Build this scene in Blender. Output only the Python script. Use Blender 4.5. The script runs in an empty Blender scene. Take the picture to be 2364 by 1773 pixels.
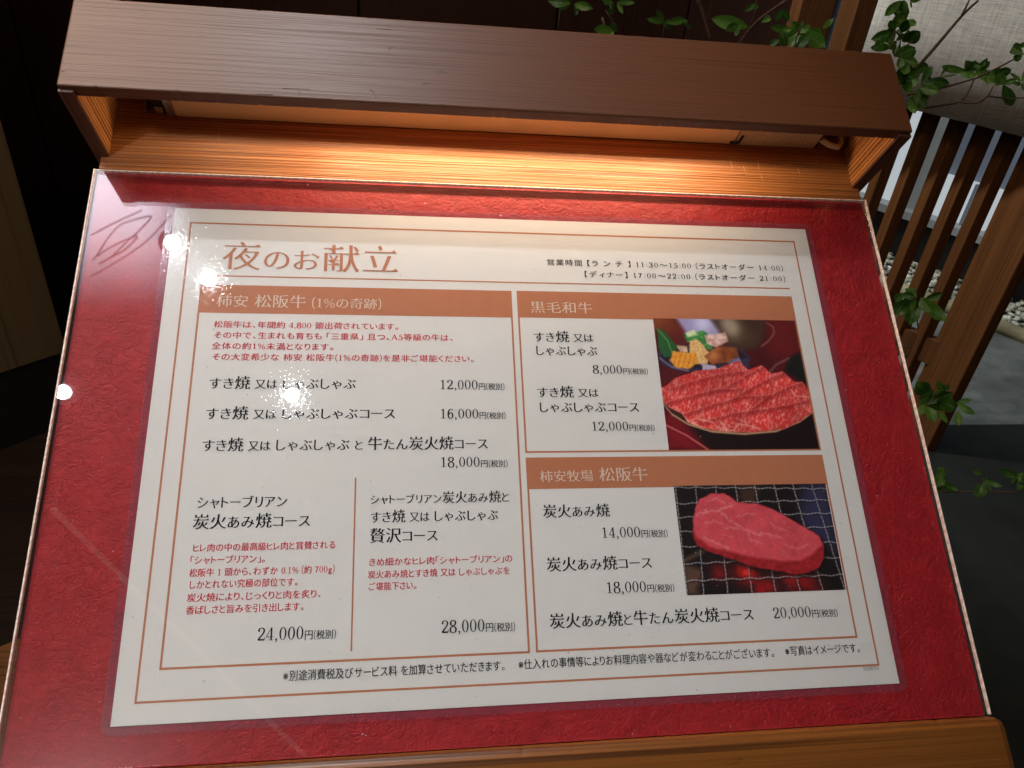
import bpy, math, random
import numpy as np
from mathutils import Matrix, Vector, noise as mnoise
from mathutils.geometry import delaunay_2d_cdt
random.seed(7); rng = np.random.default_rng(11)
S = bpy.context.scene
COL = S.collection
PI = math.pi

# ------------------------------------------------------------------ camera, world, exposure
cam_d = bpy.data.cameras.new('camera'); cam = bpy.data.objects.new('camera', cam_d); COL.objects.link(cam)
cam_d.sensor_width = 36; cam_d.lens = 27.18; cam_d.clip_start = 0.01; cam_d.clip_end = 100
cam.matrix_world = Matrix(((0.990064,-0.003769,-0.140566,-0.069147),(-0.113744,0.566279,-0.816328,-0.358380),(0.082676,0.824205,0.560224,1.332081),(0,0,0,1)))
cam_d.dof.use_dof = False
S.camera = cam
W = bpy.data.worlds.new('World'); S.world = W; W.use_nodes = True
W.node_tree.nodes['Background'].inputs[0].default_value = (0.9, 0.72, 0.6, 1)
W.node_tree.nodes['Background'].inputs[1].default_value = 0.05
S.view_settings.view_transform = 'Standard'; S.view_settings.look = 'None'
S.view_settings.exposure = 0; S.view_settings.gamma = 1
S.cycles.max_bounces = 10; S.cycles.transparent_max_bounces = 24
S.cycles.sample_clamp_indirect = 4

BOARD = Matrix(((1,0,0,0),(0,.82161386,-.57004444,0),(0,.57004444,.82161386,1.05),(0,0,0,1)))   # sloping board: x right, y up the slope, z out of it
CEIL = 2.60

def lamp(name, kind, M, power, color, **kw):
    d = bpy.data.lights.new(name, kind); d.energy = power; d.color = color
    for k, v in kw.items(): setattr(d, k, v)
    o = bpy.data.objects.new(name, d); COL.objects.link(o); o.matrix_world = M
    return o
def look(loc, to):
    q = (Vector(to) - Vector(loc)).to_track_quat('-Z', 'Y')
    return Matrix.Translation(loc) @ q.to_matrix().to_4x4()
# ceiling downlights (some placed from mirror images; sheet and blind fills are added)
DOWN = [((-0.349,-0.3868), .8, (0, .2, 1.0)), ((-0.5376,-0.0922), .6, (0, .2, 1.0)), ((-0.6169,-0.0087), .7, (0, .2, 1.0)),
        ((-0.8963,-0.38), 1.0, (-.3, .1, 1.0)), ((-0.26, 0.38), 36.0, (-.06, .12, 1.25)),
        ((-1.0, -1.7), 62.0, (-.33, -.12, 1.0)), ((0.75, 2.35), 130.0, (2.3, 2.0, 0.0)), ((-.2, 1.6), 230.0, (1.5, 1.36, 1.0))]
for (x, y), p, to in DOWN:
    lamp('downlight_or_fill_lamp', 'SPOT', look((x, y, CEIL - .012), to), p, ((1.0, .98, .93) if p == 62.0 else (0.86, 0.95, 1.0)), spot_size=math.radians({36.0: 26, 62.0: 34, 230.0: 52}.get(p, 75)), spot_blend=(1 if p == 62.0 else .8), shadow_soft_size=(.10 if p in (130.0, 230.0) else .016))
# the warm tube hidden behind the canopy front
led_dir = (BOARD.to_3x3() @ Vector((0, -.90, -.43))).normalized()
xa = Vector((1, 0, 0)); za = -led_dir; ya = za.cross(xa).normalized()
LR = Matrix((xa, ya, za)).transposed().to_4x4()
LED_M = Matrix.Translation(BOARD @ Vector((.012, .2345, .038))) @ LR
lamp('canopy_tube_lamp', 'AREA', LED_M, .60, (1.0, .74, .48), shape='RECTANGLE', size=.27, size_y=.008)
LED_W = Matrix.Translation(BOARD @ Vector((-.01, .2345, .040))) @ LR
lamp('canopy_tube_lamp', 'AREA', LED_W, 0.26, (1.0, .74, .48), shape='RECTANGLE', size=.40, size_y=.006)

# ------------------------------------------------------------------ materials
def srgb(r, g, b):
    f = lambda c: (c/255/12.92) if c/255 <= .04045 else ((c/255+.055)/1.055)**2.4
    return (f(r), f(g), f(b), 1)
class NT:
    def __init__(s, name):
        s.m = bpy.data.materials.new(name); s.m.use_nodes = True; s.t = s.m.node_tree; s.t.nodes.clear()
        s.out = s.n('ShaderNodeOutputMaterial')
    def n(s, t, **kw):
        x = s.t.nodes.new(t)
        for k, v in kw.items():
            if k.startswith('i_'):
                key = k[2:]; key = int(key) if key.isdigit() else key.replace('_', ' ')
                x.inputs[key].default_value = v
            else: setattr(x, k, v)
        return x
    def l(s, a, ao, b, bi): s.t.links.new(a.outputs[ao], b.inputs[bi])
    def coords(s, scale=(1,1,1), rot=(0,0,0), kind='Object'):
        c = s.n('ShaderNodeTexCoord'); mp = s.n('ShaderNodeMapping'); mp.inputs['Scale'].default_value = scale; mp.inputs['Rotation'].default_value = rot
        s.l(c, kind, mp, 'Vector'); return mp
    def noise(s, mp, scale, detail=4, rough=.55, dist=0):
        x = s.n('ShaderNodeTexNoise'); x.inputs['Scale'].default_value = scale; x.inputs['Detail'].default_value = detail
        x.inputs['Roughness'].default_value = rough; x.inputs['Distortion'].default_value = dist; s.l(mp, 0, x, 'Vector'); return x
    def ramp(s, src, o, stops):
        r = s.n('ShaderNodeValToRGB'); e = r.color_ramp.elements
        while len(e) < len(stops): e.new(.5)
        for k, (p, c) in enumerate(stops): e[k].position = p; e[k].color = c
        s.l(src, o, r, 'Fac'); return r
    def bump(s, src, o, strength, dist, prev=None):
        b = s.n('ShaderNodeBump'); b.inputs['Strength'].default_value = strength; b.inputs['Distance'].default_value = dist
        s.l(src, o, b, 'Height')
        if prev: s.l(prev, 'Normal', b, 'Normal')
        return b
    def pbr(s, color=None, rough=.5, spec=.5, **kw):
        p = s.n('ShaderNodeBsdfPrincipled'); p.inputs['Roughness'].default_value = rough; p.inputs['Specular IOR Level'].default_value = spec
        if color: p.inputs['Base Color'].default_value = color
        for k, v in kw.items(): p.inputs[k.replace('_', ' ')].default_value = v
        s.l(p, 0, s.out, 'Surface'); return p
def g(v): return (v, v, v, 1)

def plain(name, col, rough=.6, spec=.4, var=.0, scale=40, bump=0, bscale=300, **kw):
    t = NT(name); p = t.pbr(col, rough, spec, **kw); mp = t.coords()
    if var:
        nz = t.noise(mp, scale)
        d = tuple(c*(1-var) for c in col[:3]) + (1,); e = tuple(min(1, c*(1+var)) for c in col[:3]) + (1,)
        r = t.ramp(nz, 'Fac', [(.3, d), (.7, e)]); t.l(r, 'Color', p, 'Base Color')
    if bump:
        nb = t.noise(mp, bscale); b = t.bump(nb, 'Fac', bump, .001); t.l(b, 'Normal', p, 'Normal')
    return t.m

def wood(name, light, dark, axis='x', pitch=.0016, rough=.42, spec=.5, relief=.35, wear=None, blotch=.35, groove=None, gmix=.8):
    """straight-grained board: fine growth rings along one axis, pores, worn spots"""
    t = NT(name); p = t.pbr(None, rough, spec)
    st = {'x': (.007, 1, .3), 'y': (1, .007, 1), 'z': (1, 1, .007)}[axis]
    mp = t.coords(st)
    warp = t.noise(mp, 14, 2)
    add = t.n('ShaderNodeMixRGB', blend_type='ADD'); add.inputs['Fac'].default_value = .010; t.l(mp, 0, add, 'Color1'); t.l(warp, 'Color', add, 'Color2')
    rings = t.n('ShaderNodeTexNoise'); rings.inputs['Scale'].default_value = 1/pitch*1.5; rings.inputs['Detail'].default_value = 1.5; rings.inputs['Roughness'].default_value = .6
    t.l(add, 0, rings, 'Vector')
    wide = t.noise(mp, 1/pitch*.08, 3)
    r1 = t.ramp(rings, 'Fac', [(.34, g(0)), (.44, g(.7)), (.62, g(1))])
    if groove:
        wv = t.n('ShaderNodeTexWave', bands_direction='Y'); wv.inputs['Scale'].default_value = .314/groove; wv.inputs['Distortion'].default_value = 2.2; wv.inputs['Detail'].default_value = 2; wv.inputs['Detail Scale'].default_value = 3
        t.l(t.coords({'x': (.02, 1, .2), 'y': (1, .02, 1), 'z': (.2, 1, .02)}[axis]), 0, wv, 'Vector')
        r0 = t.ramp(wv, 'Fac', [(.12, g(0)), (.42, g(.85)), (1, g(1))])
        mg = t.n('ShaderNodeMixRGB', blend_type='MULTIPLY'); mg.inputs['Fac'].default_value = gmix; t.l(r1, 'Color', mg, 'Color1'); t.l(r0, 'Color', mg, 'Color2'); r1 = mg
    mixc = t.n('ShaderNodeMixRGB'); mixc.inputs['Color1'].default_value = dark; mixc.inputs['Color2'].default_value = light; t.l(r1, 0, mixc, 'Fac')
    # slow board-wide colour drift
    dr = t.ramp(wide, 'Fac', [(.3, g(1-blotch)), (.7, g(1))])
    mul = t.n('ShaderNodeMixRGB', blend_type='MULTIPLY'); mul.inputs['Fac'].default_value = 1; t.l(mixc, 0, mul, 'Color1'); t.l(dr, 'Color', mul, 'Color2')
    last = mul
    # pores and nicks
    mp2 = t.coords({'x': (.12, 1, 1), 'y': (1, .12, 1), 'z': (1, 1, .12)}[axis])
    nick = t.noise(mp2, 420, 3, .6); nr = t.ramp(nick, 'Fac', [(.24, g(.25)), (.32, g(1))])
    m2 = t.n('ShaderNodeMixRGB', blend_type='MULTIPLY'); m2.inputs['Fac'].default_value = .8; t.l(last, 0, m2, 'Color1'); t.l(nr, 'Color', m2, 'Color2'); last = m2
    if wear:
        wn = t.noise(t.coords({'x': (.35, 1, 1), 'y': (1, .35, 1), 'z': (1, 1, .35)}[axis]), 190, 5, .7); wr = t.ramp(wn, 'Fac', [(wear[1], g(0)), (wear[1]+.05, g(1))])
        m3 = t.n('ShaderNodeMixRGB'); m3.inputs['Color2'].default_value = wear[0]; t.l(wr, 'Color', m3, 'Fac'); t.l(last, 0, m3, 'Color1'); last = m3
    t.l(last, 0, p, 'Base Color')
    rr = t.n('ShaderNodeMapRange'); rr.inputs['To Min'].default_value = rough+.06; rr.inputs['To Max'].default_value = rough-.03; t.l(r1, 0, rr, 'Value'); t.l(rr, 0, p, 'Roughness')
    b = t.bump(rings, 'Fac', relief, .0006)
    if groove: b = t.bump(r1, 0, relief, .0006, b)
    b2 = t.bump(nick, 'Fac', relief*.5, .0003, b); t.l(b2, 'Normal', p, 'Normal')
    return t.m

M_dark = wood('dark_stained_wood', srgb(100, 58, 32), srgb(84, 45, 23), 'x', .0013, .44, .44, .09, blotch=.08, groove=.0017, gmix=.35)
M_darkz = wood('dark_stained_wood_side', srgb(98, 60, 42), srgb(62, 34, 22), 'z', .0022, .42, .5, .5, blotch=.25)
M_honey = wood('honey_cedar_wood', srgb(172, 110, 60), srgb(126, 72, 32), 'x', .0022, .42, .45, .6, wear=(srgb(222, 176, 116), .70), blotch=.10, groove=.0024, gmix=.6)
M_honeyz = wood('honey_cedar_side', srgb(205, 138, 74), srgb(118, 62, 22), 'z', .0034, .40, .5, 1.0, blotch=.15, groove=.0032)
M_lip = wood('varnished_cedar_lip', srgb(132, 80, 34), srgb(84, 46, 15), 'x', .0040, .34, .5, .7, blotch=.35)

def washi():
    t = NT('crinkled_red_washi'); p = t.pbr(None, .55, .35)
    mp = t.coords()
    w = t.noise(mp, 22, 5, .6)
    add = t.n('ShaderNodeMixRGB', blend_type='ADD'); add.inputs['Fac'].default_value = .07; t.l(mp, 0, add, 'Color1'); t.l(w, 'Color', add, 'Color2')
    v = t.n('ShaderNodeTexVoronoi', feature='DISTANCE_TO_EDGE'); v.inputs['Scale'].default_value = 1; sc3 = t.n('ShaderNodeVectorMath', operation='MULTIPLY'); sc3.inputs[1].default_value = (70, 150, 100); t.l(add, 0, sc3, 0); t.l(sc3, 0, v, 'Vector')
    vr = t.ramp(v, 'Distance', [(0, g(0)), (.10, g(.75)), (.4, g(1))])
    v2 = t.n('ShaderNodeTexVoronoi', feature='DISTANCE_TO_EDGE'); v2.inputs['Scale'].default_value = 230; t.l(add, 0, v2, 'Vector')
    vr2 = t.ramp(v2, 'Distance', [(0, g(0)), (.14, g(1))])
    n1 = t.noise(mp, 75, 8, .68, .25); n2 = t.noise(mp, 420, 4, .6)
    fib = t.noise(t.coords((1, .18, 1)), 600, 3)
    c = t.ramp(n1, 'Fac', [(.28, srgb(146, 12, 24)), (.5, srgb(160, 18, 29)), (.72, srgb(174, 27, 34))])
    t.l(c, 'Color', p, 'Base Color')
    gate = t.noise(mp, 9, 3); gr = t.ramp(gate, 'Fac', [(.38, g(.15)), (.62, g(1))])
    mm = t.n('ShaderNodeMixRGB'); mm.inputs['Color1'].default_value = g(1); t.l(gr, 'Color', mm, 'Fac'); t.l(vr, 'Color', mm, 'Color2')
    b = t.bump(n1, 'Fac', .55, .0030); b = t.bump(mm, 0, .5, .0009, b); b = t.bump(vr2, 'Color', .22, .0004, b); b = t.bump(n2, 'Fac', .6, .0005, b); b = t.bump(fib, 'Fac', .2, .0002, b)
    t.l(b, 'Normal', p, 'Normal'); return t.m
M_washi = washi()

def clear(name, ior, tint, rough, ripple=0, rscale=200, haze=0, hazecol=g(.8), scratches=False):
    """clear plastic: Fresnel mirror over a tinted see-through layer"""
    t = NT(name); mp = t.coords()
    tr = t.n('ShaderNodeBsdfTransparent'); tr.inputs[0].default_value = tint
    gl = t.n('ShaderNodeBsdfGlossy'); gl.inputs['Roughness'].default_value = rough; gl.inputs[0].default_value = g(1)
    fr = t.n('ShaderNodeFresnel'); ge = t.n('ShaderNodeNewGeometry'); ir = t.n('ShaderNodeMapRange'); ir.inputs['To Min'].default_value = ior; ir.inputs['To Max'].default_value = 1/ior
    t.l(ge, 'Backfacing', ir, 'Value'); t.l(ir, 0, fr, 'IOR')
    g2 = t.n('ShaderNodeBsdfGlossy'); g2.inputs['Roughness'].default_value = .24; gm = t.n('ShaderNodeMixShader'); gm.inputs['Fac'].default_value = .13; t.l(gl, 0, gm, 1); t.l(g2, 0, gm, 2)
    mx = t.n('ShaderNodeMixShader'); t.l(fr, 0, mx, 'Fac'); t.l(tr, 0, mx, 1); t.l(gm, 0, mx, 2); last = mx
    if ripple:
        nz = t.noise(mp, rscale, 2, .5); b = t.bump(nz, 'Fac', ripple, .0004)
        t.l(b, 'Normal', gl, 'Normal')
    if haze:
        df = t.n('ShaderNodeBsdfDiffuse'); df.inputs[0].default_value = hazecol
        m2 = t.n('ShaderNodeMixShader'); m2.inputs['Fac'].default_value = haze; t.l(last, 0, m2, 1); t.l(df, 0, m2, 2)
        if scratches:
            sc = t.noise(t.coords((1, .05, 1), (0, 0, .7)), 260, 2, .5); r = t.ramp(sc, 'Fac', [(.74, g(haze)), (.80, g(.025))])
            dust = t.noise(mp, 520, 2, .5); r2 = t.ramp(dust, 'Fac', [(.76, g(0)), (.80, g(.5))])
            ad = t.n('ShaderNodeMixRGB', blend_type='ADD'); ad.inputs['Fac'].default_value = 1; t.l(r, 'Color', ad, 'Color1'); t.l(r2, 'Color', ad, 'Color2')
            t.l(ad, 0, m2, 'Fac')
        last = m2
    t.l(last, 0, t.out, 'Surface'); return t.m
M_acryl = clear('clear_acrylic', 1.49, g(.985), .012, 0, haze=.002, hazecol=g(.8), scratches=True)
M_film = clear('laminating_film', 1.5, g(.985), .035, .15, 380)
M_rim = clear('film_margin', 1.5, (.90, .86, .94, 1), .05, .17, 380, haze=.05, hazecol=(.62, .5, .68, 1))  # purple tint and haze imitate reflections on the bare film edge

def rope():
    t = NT('sawn_acrylic_edge'); p = t.pbr(None, .3, .6)
    mp = t.coords((1, 1, 1), (0, 0, .7)); w = t.n('ShaderNodeTexWave', bands_direction='X'); w.inputs['Scale'].default_value = 80; w.inputs['Distortion'].default_value = 9; w.inputs['Detail'].default_value = 2; w.inputs['Detail Scale'].default_value = 2
    t.l(mp, 0, w, 'Vector'); r = t.ramp(w, 'Fac', [(.1, srgb(226, 198, 186)), (.5, srgb(238, 216, 206)), (.9, srgb(244, 228, 220))]); t.l(r, 'Color', p, 'Base Color')
    b = t.bump(w, 'Fac', .15, .0003); t.l(b, 'Normal', p, 'Normal'); p.inputs['Subsurface Weight'].default_value = .0; return t.m
M_edge = rope()
M_paper = plain('glossy_paper', srgb(228, 226, 224), .5, .3, var=.012, scale=60, bump=.05, bscale=500)
M_print = plain('tan_orange_print', srgb(190, 122, 88), .55, .25, var=.03, scale=150)
M_ink = plain('black_print', srgb(20, 19, 25), .55, .25)
M_redink = plain('red_print', srgb(206, 34, 54), .55, .25)
M_cream = plain('cream_print', srgb(226, 206, 188), .55, .25)
M_greyink = plain('grey_print', srgb(150, 150, 150), .55, .25)
M_tan = plain('cream_painted_metal', srgb(226, 190, 140), .38, .5, var=.04, scale=25, bump=.08, bscale=90)
M_tan2 = plain('speckled_driver_cover', srgb(190, 165, 130), .6, .3, var=.2, scale=900, bump=.3, bscale=1200)
M_metal = plain('bright_metal', srgb(190, 190, 185), .3, .5, Metallic=.9)
M_black = plain('black_plastic', srgb(25, 22, 20), .5, .4)
M_khaki0 = plain('bare_wood_scratch', srgb(214, 160, 96), .6, .3)
M_cable = plain('cream_cable', srgb(215, 190, 150), .45, .4)

# ------------------------------------------------------------------ builders
def mesh_obj(name, V, F, mat, parent=None, smooth=False, mw=None):
    me = bpy.data.meshes.new(name); me.from_pydata([tuple(map(float, v)) for v in V], [], [tuple(int(i) for i in f) for f in F]); me.validate()
    if mat: me.materials.append(mat)
    if smooth: me.polygons.foreach_set('use_smooth', [True]*len(me.polygons))
    o = bpy.data.objects.new(name, me); COL.objects.link(o)
    if parent: o.parent = parent
    if mw is not None: o.matrix_world = mw
    return o
def thing(name, label, cat, mw=None, group=None):
    o = bpy.data.objects.new(name, None); COL.objects.link(o); o.empty_display_size = .05
    if mw is not None: o.matrix_world = mw
    o['label'] = label; o['category'] = cat
    if group: o['group'] = group
    return o
def tag(o, label, cat, group=None):
    o['label'] = label; o['category'] = cat
    if group: o['group'] = group
    return o
def beam(name, x, y, z, mat, parent, axis=0, bev=1.0, n=1, jit=0, mw=None, scale=.001, seed=0, edges=None):
    """rounded-section bar swept along one axis with small uneven wear on its edges (x, y, z are ranges in mm)"""
    rg = [x, y, z]; a = axis; b, c = [k for k in range(3) if k != a]
    (a0, a1), (b0, b1), (c0, c1) = rg[a], rg[b], rg[c]
    bev = min(bev, (b1-b0)*.45, (c1-c0)*.45); sec = []
    for (cb, cc, q0) in ((b1-bev, c1-bev, 0), (b0+bev, c1-bev, 1), (b0+bev, c0+bev, 2), (b1-bev, c0+bev, 3)):
        for k in range(3):
            an = (q0 + k/2)*PI/2; sec.append((cb+bev*math.cos(an), cc+bev*math.sin(an)))
    m = len(sec); V = []; F = []
    st = [a0, a0+bev*.3, a0+bev] + [a0+bev+(a1-a0-2*bev)*k/n for k in range(1, n)] + [a1-bev, a1-bev*.3, a1]
    inset = [bev*.7, bev*.25, 0] + [0]*(n-1) + [0, bev*.25, bev*.7]
    mb, mc = (b0+b1)/2, (c0+c1)/2
    for i, s in enumerate(st):
        for j, (sb, sc) in enumerate(sec):
            db = dc = 0
            if jit and 2 < i < len(st)-3:
                kq = j//3
                r = mnoise.noise(Vector((s*.06+seed*9, kq*7.3, seed))); r2 = mnoise.noise(Vector((s*.45, kq*3.1+50, seed)))
                cut = max(0, r2-.28)*2.6 + abs(r)*.35
                if edges is None or kq in edges:
                    db = -math.copysign(1, sb-mb)*jit*cut; dc = -math.copysign(1, sc-mc)*jit*cut*.0
            p = [0, 0, 0]; p[a] = s
            p[b] = sb - math.copysign(min(inset[i], abs(sb-mb)), sb-mb) + db; p[c] = sc - math.copysign(min(inset[i], abs(sc-mc)), sc-mc) + dc
            V.append([v*scale for v in p])
    for i in range(len(st)-1):
        for j in range(m):
            F.append((i*m+j, i*m+(j+1) % m, (i+1)*m+(j+1) % m, (i+1)*m+j))
    F.append(tuple(range(m))); F.append(tuple(reversed(range((len(st)-1)*m, len(st)*m))))
    # from_pydata winding: make outward
    import bmesh
    o = mesh_obj(name, V, F, mat, parent, mw=mw)
    bm = bmesh.new(); bm.from_mesh(o.data); bmesh.ops.recalc_face_normals(bm, faces=bm.faces); bm.to_mesh(o.data); bm.free()
    return o
def tube(name, pts, r, mat, parent=None, seg=6, mw=None, join=None):
    V, F = ([], []) if join is None else join
    pts = [Vector(p) for p in pts]; n = len(pts); rs = r if isinstance(r, (list, tuple)) else [r]*n; base0 = len(V)
    for i, p in enumerate(pts):
        d = (pts[min(i+1, n-1)] - pts[max(i-1, 0)]).normalized()
        a = d.orthogonal().normalized() if i == 0 else (a - d*a.dot(d)).normalized()
        b = d.cross(a)
        for k in range(seg):
            t = 2*PI*k/seg; V.append(tuple(p + (a*math.cos(t)+b*math.sin(t))*rs[i]))
    for i in range(n-1):
        for k in range(seg):
            F.append((base0+i*seg+k, base0+i*seg+(k+1) % seg, base0+(i+1)*seg+(k+1) % seg, base0+(i+1)*seg+k))
    F.append(tuple(base0+k for k in reversed(range(seg)))); F.append(tuple(base0+(n-1)*seg+k for k in range(seg)))
    if join is None: return mesh_obj(name, V, F, mat, parent, True, mw)
def smoothpath(pts, k=6):
    P = [Vector(p) for p in pts]; P = [P[0]*2-P[1]] + P + [P[-1]*2-P[-2]]; out = []
    for i in range(1, len(P)-2):
        for j in range(k):
            t = j/k; a, b, c, d = P[i-1:i+3]
            out.append(.5*((2*b)+(c-a)*t+(2*a-5*b+4*c-d)*t*t+(3*b-a-3*c+d)*t**3))
    return out + [P[-2]]
def disc(name, r, z0, z1, mat, parent, seg=24, r2=None):
    r2 = r if r2 is None else r2
    V = [(r*math.cos(2*PI*k/seg), r*math.sin(2*PI*k/seg), z0) for k in range(seg)] + [(r2*math.cos(2*PI*k/seg), r2*math.sin(2*PI*k/seg), z1) for k in range(seg)]
    F = [(k, (k+1) % seg, seg+(k+1) % seg, seg+k) for k in range(seg)] + [tuple(reversed(range(seg))), tuple(range(seg, 2*seg))]
    return mesh_obj(name, V, F, mat, parent)

# ------------------------------------------------------------------ the menu stand
stand = thing('menu_stand', 'wooden restaurant menu stand with hooded dark brown canopy over its sloping board', 'menu stand', BOARD)
beam('canopy_front', (-262, 262), (187, 252.5), (52, 60.5), M_dark, stand, 0, 1.0, 260, .55, seed=1)
beam('canopy_top', (-262, 262), (244, 252.3), (-14, 51.8), M_dark, stand, 0, .8, 60, .2, seed=2)
beam('side_panel', (-261.8, -253.5), (187.3, 243.8), (-8, 51.8), M_honeyz, stand, 2, .5, 40, .5, seed=3)['label'] = 'left side panel of the canopy, dark outside and honey inside'
beam('side_panel', (253.5, 261.8), (187.3, 243.8), (-8, 51.8), M_honeyz, stand, 2, .5, 40, .5, seed=4)['label'] = 'right ribbed side panel of the canopy'
beam('side_veneer', (-263.2, -262.0), (186.6, 252.6), (-14, 51.5), M_darkz, stand, 2, .3)
beam('side_veneer', (262.0, 263.2), (186.6, 252.6), (-14, 51.5), M_darkz, stand, 2, .3)
beam('side_edge_strip', (-262, -253.3), (184.6, 187.1), (-8, 58), M_darkz, stand, 2, .5, 30, .3, seed=5)
beam('side_edge_strip', (253.3, 262), (184.6, 187.1), (-8, 58), M_darkz, stand, 2, .5, 30, .3, seed=6)
beam('back_panel', (-258.5, 258.5), (174.5, 243.6), (-14, 0), M_honey, stand, 0, .5, 40)
beam('base_board', (-258, 258), (-167.5, 174.2), (-22, -1.2), M_lip, stand, 0, 1)
beam('ledge', (-266, 266.5), (-214, -168.2), (-30, 5.6), M_lip, stand, 0, 5.0, 200, .5, seed=8)
beam('apron', (-250, 250), (-206, -172), (-160, -30.4), M_dark, stand, 0, 1)
for sx in (-1, 1):
    # legs down to the floor, upright in the world
    V = []; x0, x1 = (sx*235-22, sx*235+22)
    Bi = BOARD.inverted()
    for zz in (0.0, .86):
        for (xx, yy) in ((x0, -60), (x1, -60), (x1, -20), (x0, -20)):
            V.append(Bi @ Vector((xx*.001, yy*.001, zz)))
    mesh_obj('leg', V, [(0, 3, 2, 1), (4, 5, 6, 7), (0, 1, 5, 4), (1, 2, 6, 5), (2, 3, 7, 6), (3, 0, 4, 7)], M_dark, stand)

def marks(name, L, z, r, mat):
    for P in L: tube(name, [(x*.001, y*.001, z) for x, y in P], r, mat, stand, 4)
marks('gouge', [[(-88.9,196.4), (-87.1,194.8), (-86.4,194.0)], [(-86.1,192.6), (-85.2,190.7)], [(-57.4,202.2), (-55.0,203.4), (-53.8,203.0), (-52.6,204.0)], [(-139.5,193.4), (-132.4,193.8), (-123.4,193.8)], [(-153.3,188.4), (-148.0,188.4), (-144.1,188.4)], [(-130.0,191.8), (-129.2,191.0), (-129.5,189.4)], [(-261.1,197.1), (-258.8,196.6)], [(-78.2,227.1), (-76.0,229.7)], [(-85.5,243.4), (-76.9,243.1)], [(34.3,233.2), (35.3,233.0)]], .0604, .00022, M_black)
marks('scratch', [[(184.2,205.2), (184.4,196.3)], [(172.5,199.7), (174.1,191.8)], [(213.9,201.1), (215.3,193.0)], [(163.2,204.1), (164.4,196.1)], [(229.6,210.1), (230.4,204.4)], [(-188.9,213.1), (-188.6,202.5)], [(184.9,192.3), (185.2,187.5)]], 0.0, .00012, M_khaki0)
# light fitting inside the canopy
fx = thing('strip_light', 'cream painted strip light fitting mounted under the canopy roof', 'light fitting', BOARD)
beam('housing', (-216, 166.6), (217.5, 243.5), (1, 20), M_tan, fx, 0, .8)
beam('driver_cover', (168.2, 229), (217.2, 243.5), (1, 20.6), M_tan2, fx, 0, .6)
beam('joint_clip', (163.5, 170.5), (216.2, 217.3), (3, 5.2), M_black, fx, 0, .2)
beam('joint_clip', (169, 171), (216.2, 217.1), (4, 12), M_black, fx, 0, .2)
beam('end_cap', (-221.5, -216.3), (217.5, 243), (1, 14.5), M_metal, fx, 0, .6)
beam('end_bracket', (-229, -222), (219, 243), (1, 20), M_black, fx, 0, .6)
beam('bracket_tab', (-227.6, -223), (217.4, 218.7), (3, 9), M_metal, fx, 0, .3)
beam('bracket_tab', (-236, -234.6), (220, 243), (.2, 3), M_metal, fx, 0, .3)
beam('lens_bar', (-190, 170), (236.5, 243.4), (34, 46), M_tan, fx, 0, .6)
tube('cable', [(x*.001, y*.001, z*.001) for x, y, z in ((229.5, 222, 8), (236, 214, 10), (243, 213, 9), (248, 219, 7), (249.5, 230, 6))], .0021, M_cable, fx, 8)
beam('end_cap', (229.4, 231.6), (218.2, 243), (1, 15.5), M_black, fx, 0, .4)

# red washi board, acrylic cover
wb = thing('washi_board', 'crinkled crimson washi paper board under the clear acrylic sheet', 'board', BOARD)
def sheet(name, x0, x1, y0, y1, nx, ny, zf, mat, parent):
    xs = np.linspace(x0, x1, nx+1); ys = np.linspace(y0, y1, ny+1)
    V = [(x*.001, y*.001, zf(x, y)*.001) for y in ys for x in xs]
    F = [(j*(nx+1)+i, j*(nx+1)+i+1, (j+1)*(nx+1)+i+1, (j+1)*(nx+1)+i) for j in range(ny) for i in range(nx)]
    return mesh_obj(name, V, F, mat, parent, True)
def wz(x, y):
    e = max(0, 1-(172.6-y)/3.2)
    v = .16*mnoise.fractal(Vector((x*.022+.13, y*.035+.37, 3.3)), 1, 2, 5) - .35
    return max(-.7, min(.0, v + .12*e))
sheet('washi_paper', -258.2, 258.2, -167.8, 172.8, 220, 150, wz, M_washi, wb)
beam('card_core', (-258, 258), (-167.6, 172.6), (-1.15, -.78), M_redink, wb, 0, .1)
# paper fold along the top edge
V = []; F = []
for i in range(141):
    x = -257.5+515*i/140; y = 168.2+.9*mnoise.noise(Vector((x*.02, 1, 5)))
    if i < 20: y += (20-i)*.12
    for (dy, dz) in ((4.0, .30), (.2, .46), (0, .02)): V.append((x*.001, (y+dy)*.001, dz*.001))
for i in range(140):
    for k in range(2): F.append((i*3+k, i*3+k+1, i*3+k+4, i*3+k+3))
mesh_obj('folded_edge', V, F, M_washi, wb, True)

ac = thing('acrylic_cover', 'clear acrylic sheet with pinkish sawn edges lying over the red board', 'acrylic sheet', BOARD)
beam('clear_sheet', (-258.9, 258.9), (-167.0, 171.9), (1.0, 3.3), M_acryl, ac, 0, .15)
beam('cut_edge', (-260.1, -258.95), (-167.2, 173.2), (1.0, 3.35), M_edge, ac, 1, .35, 220, .12, seed=21)
beam('cut_edge', (258.95, 260.1), (-167.2, 173.2), (1.0, 3.35), M_edge, ac, 1, .35, 220, .12, seed=22)
beam('cut_edge', (-258.9, 258.9), (171.95, 172.8), (1.0, 3.35), M_edge, ac, 0, .3, 300, .12, seed=23)

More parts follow.
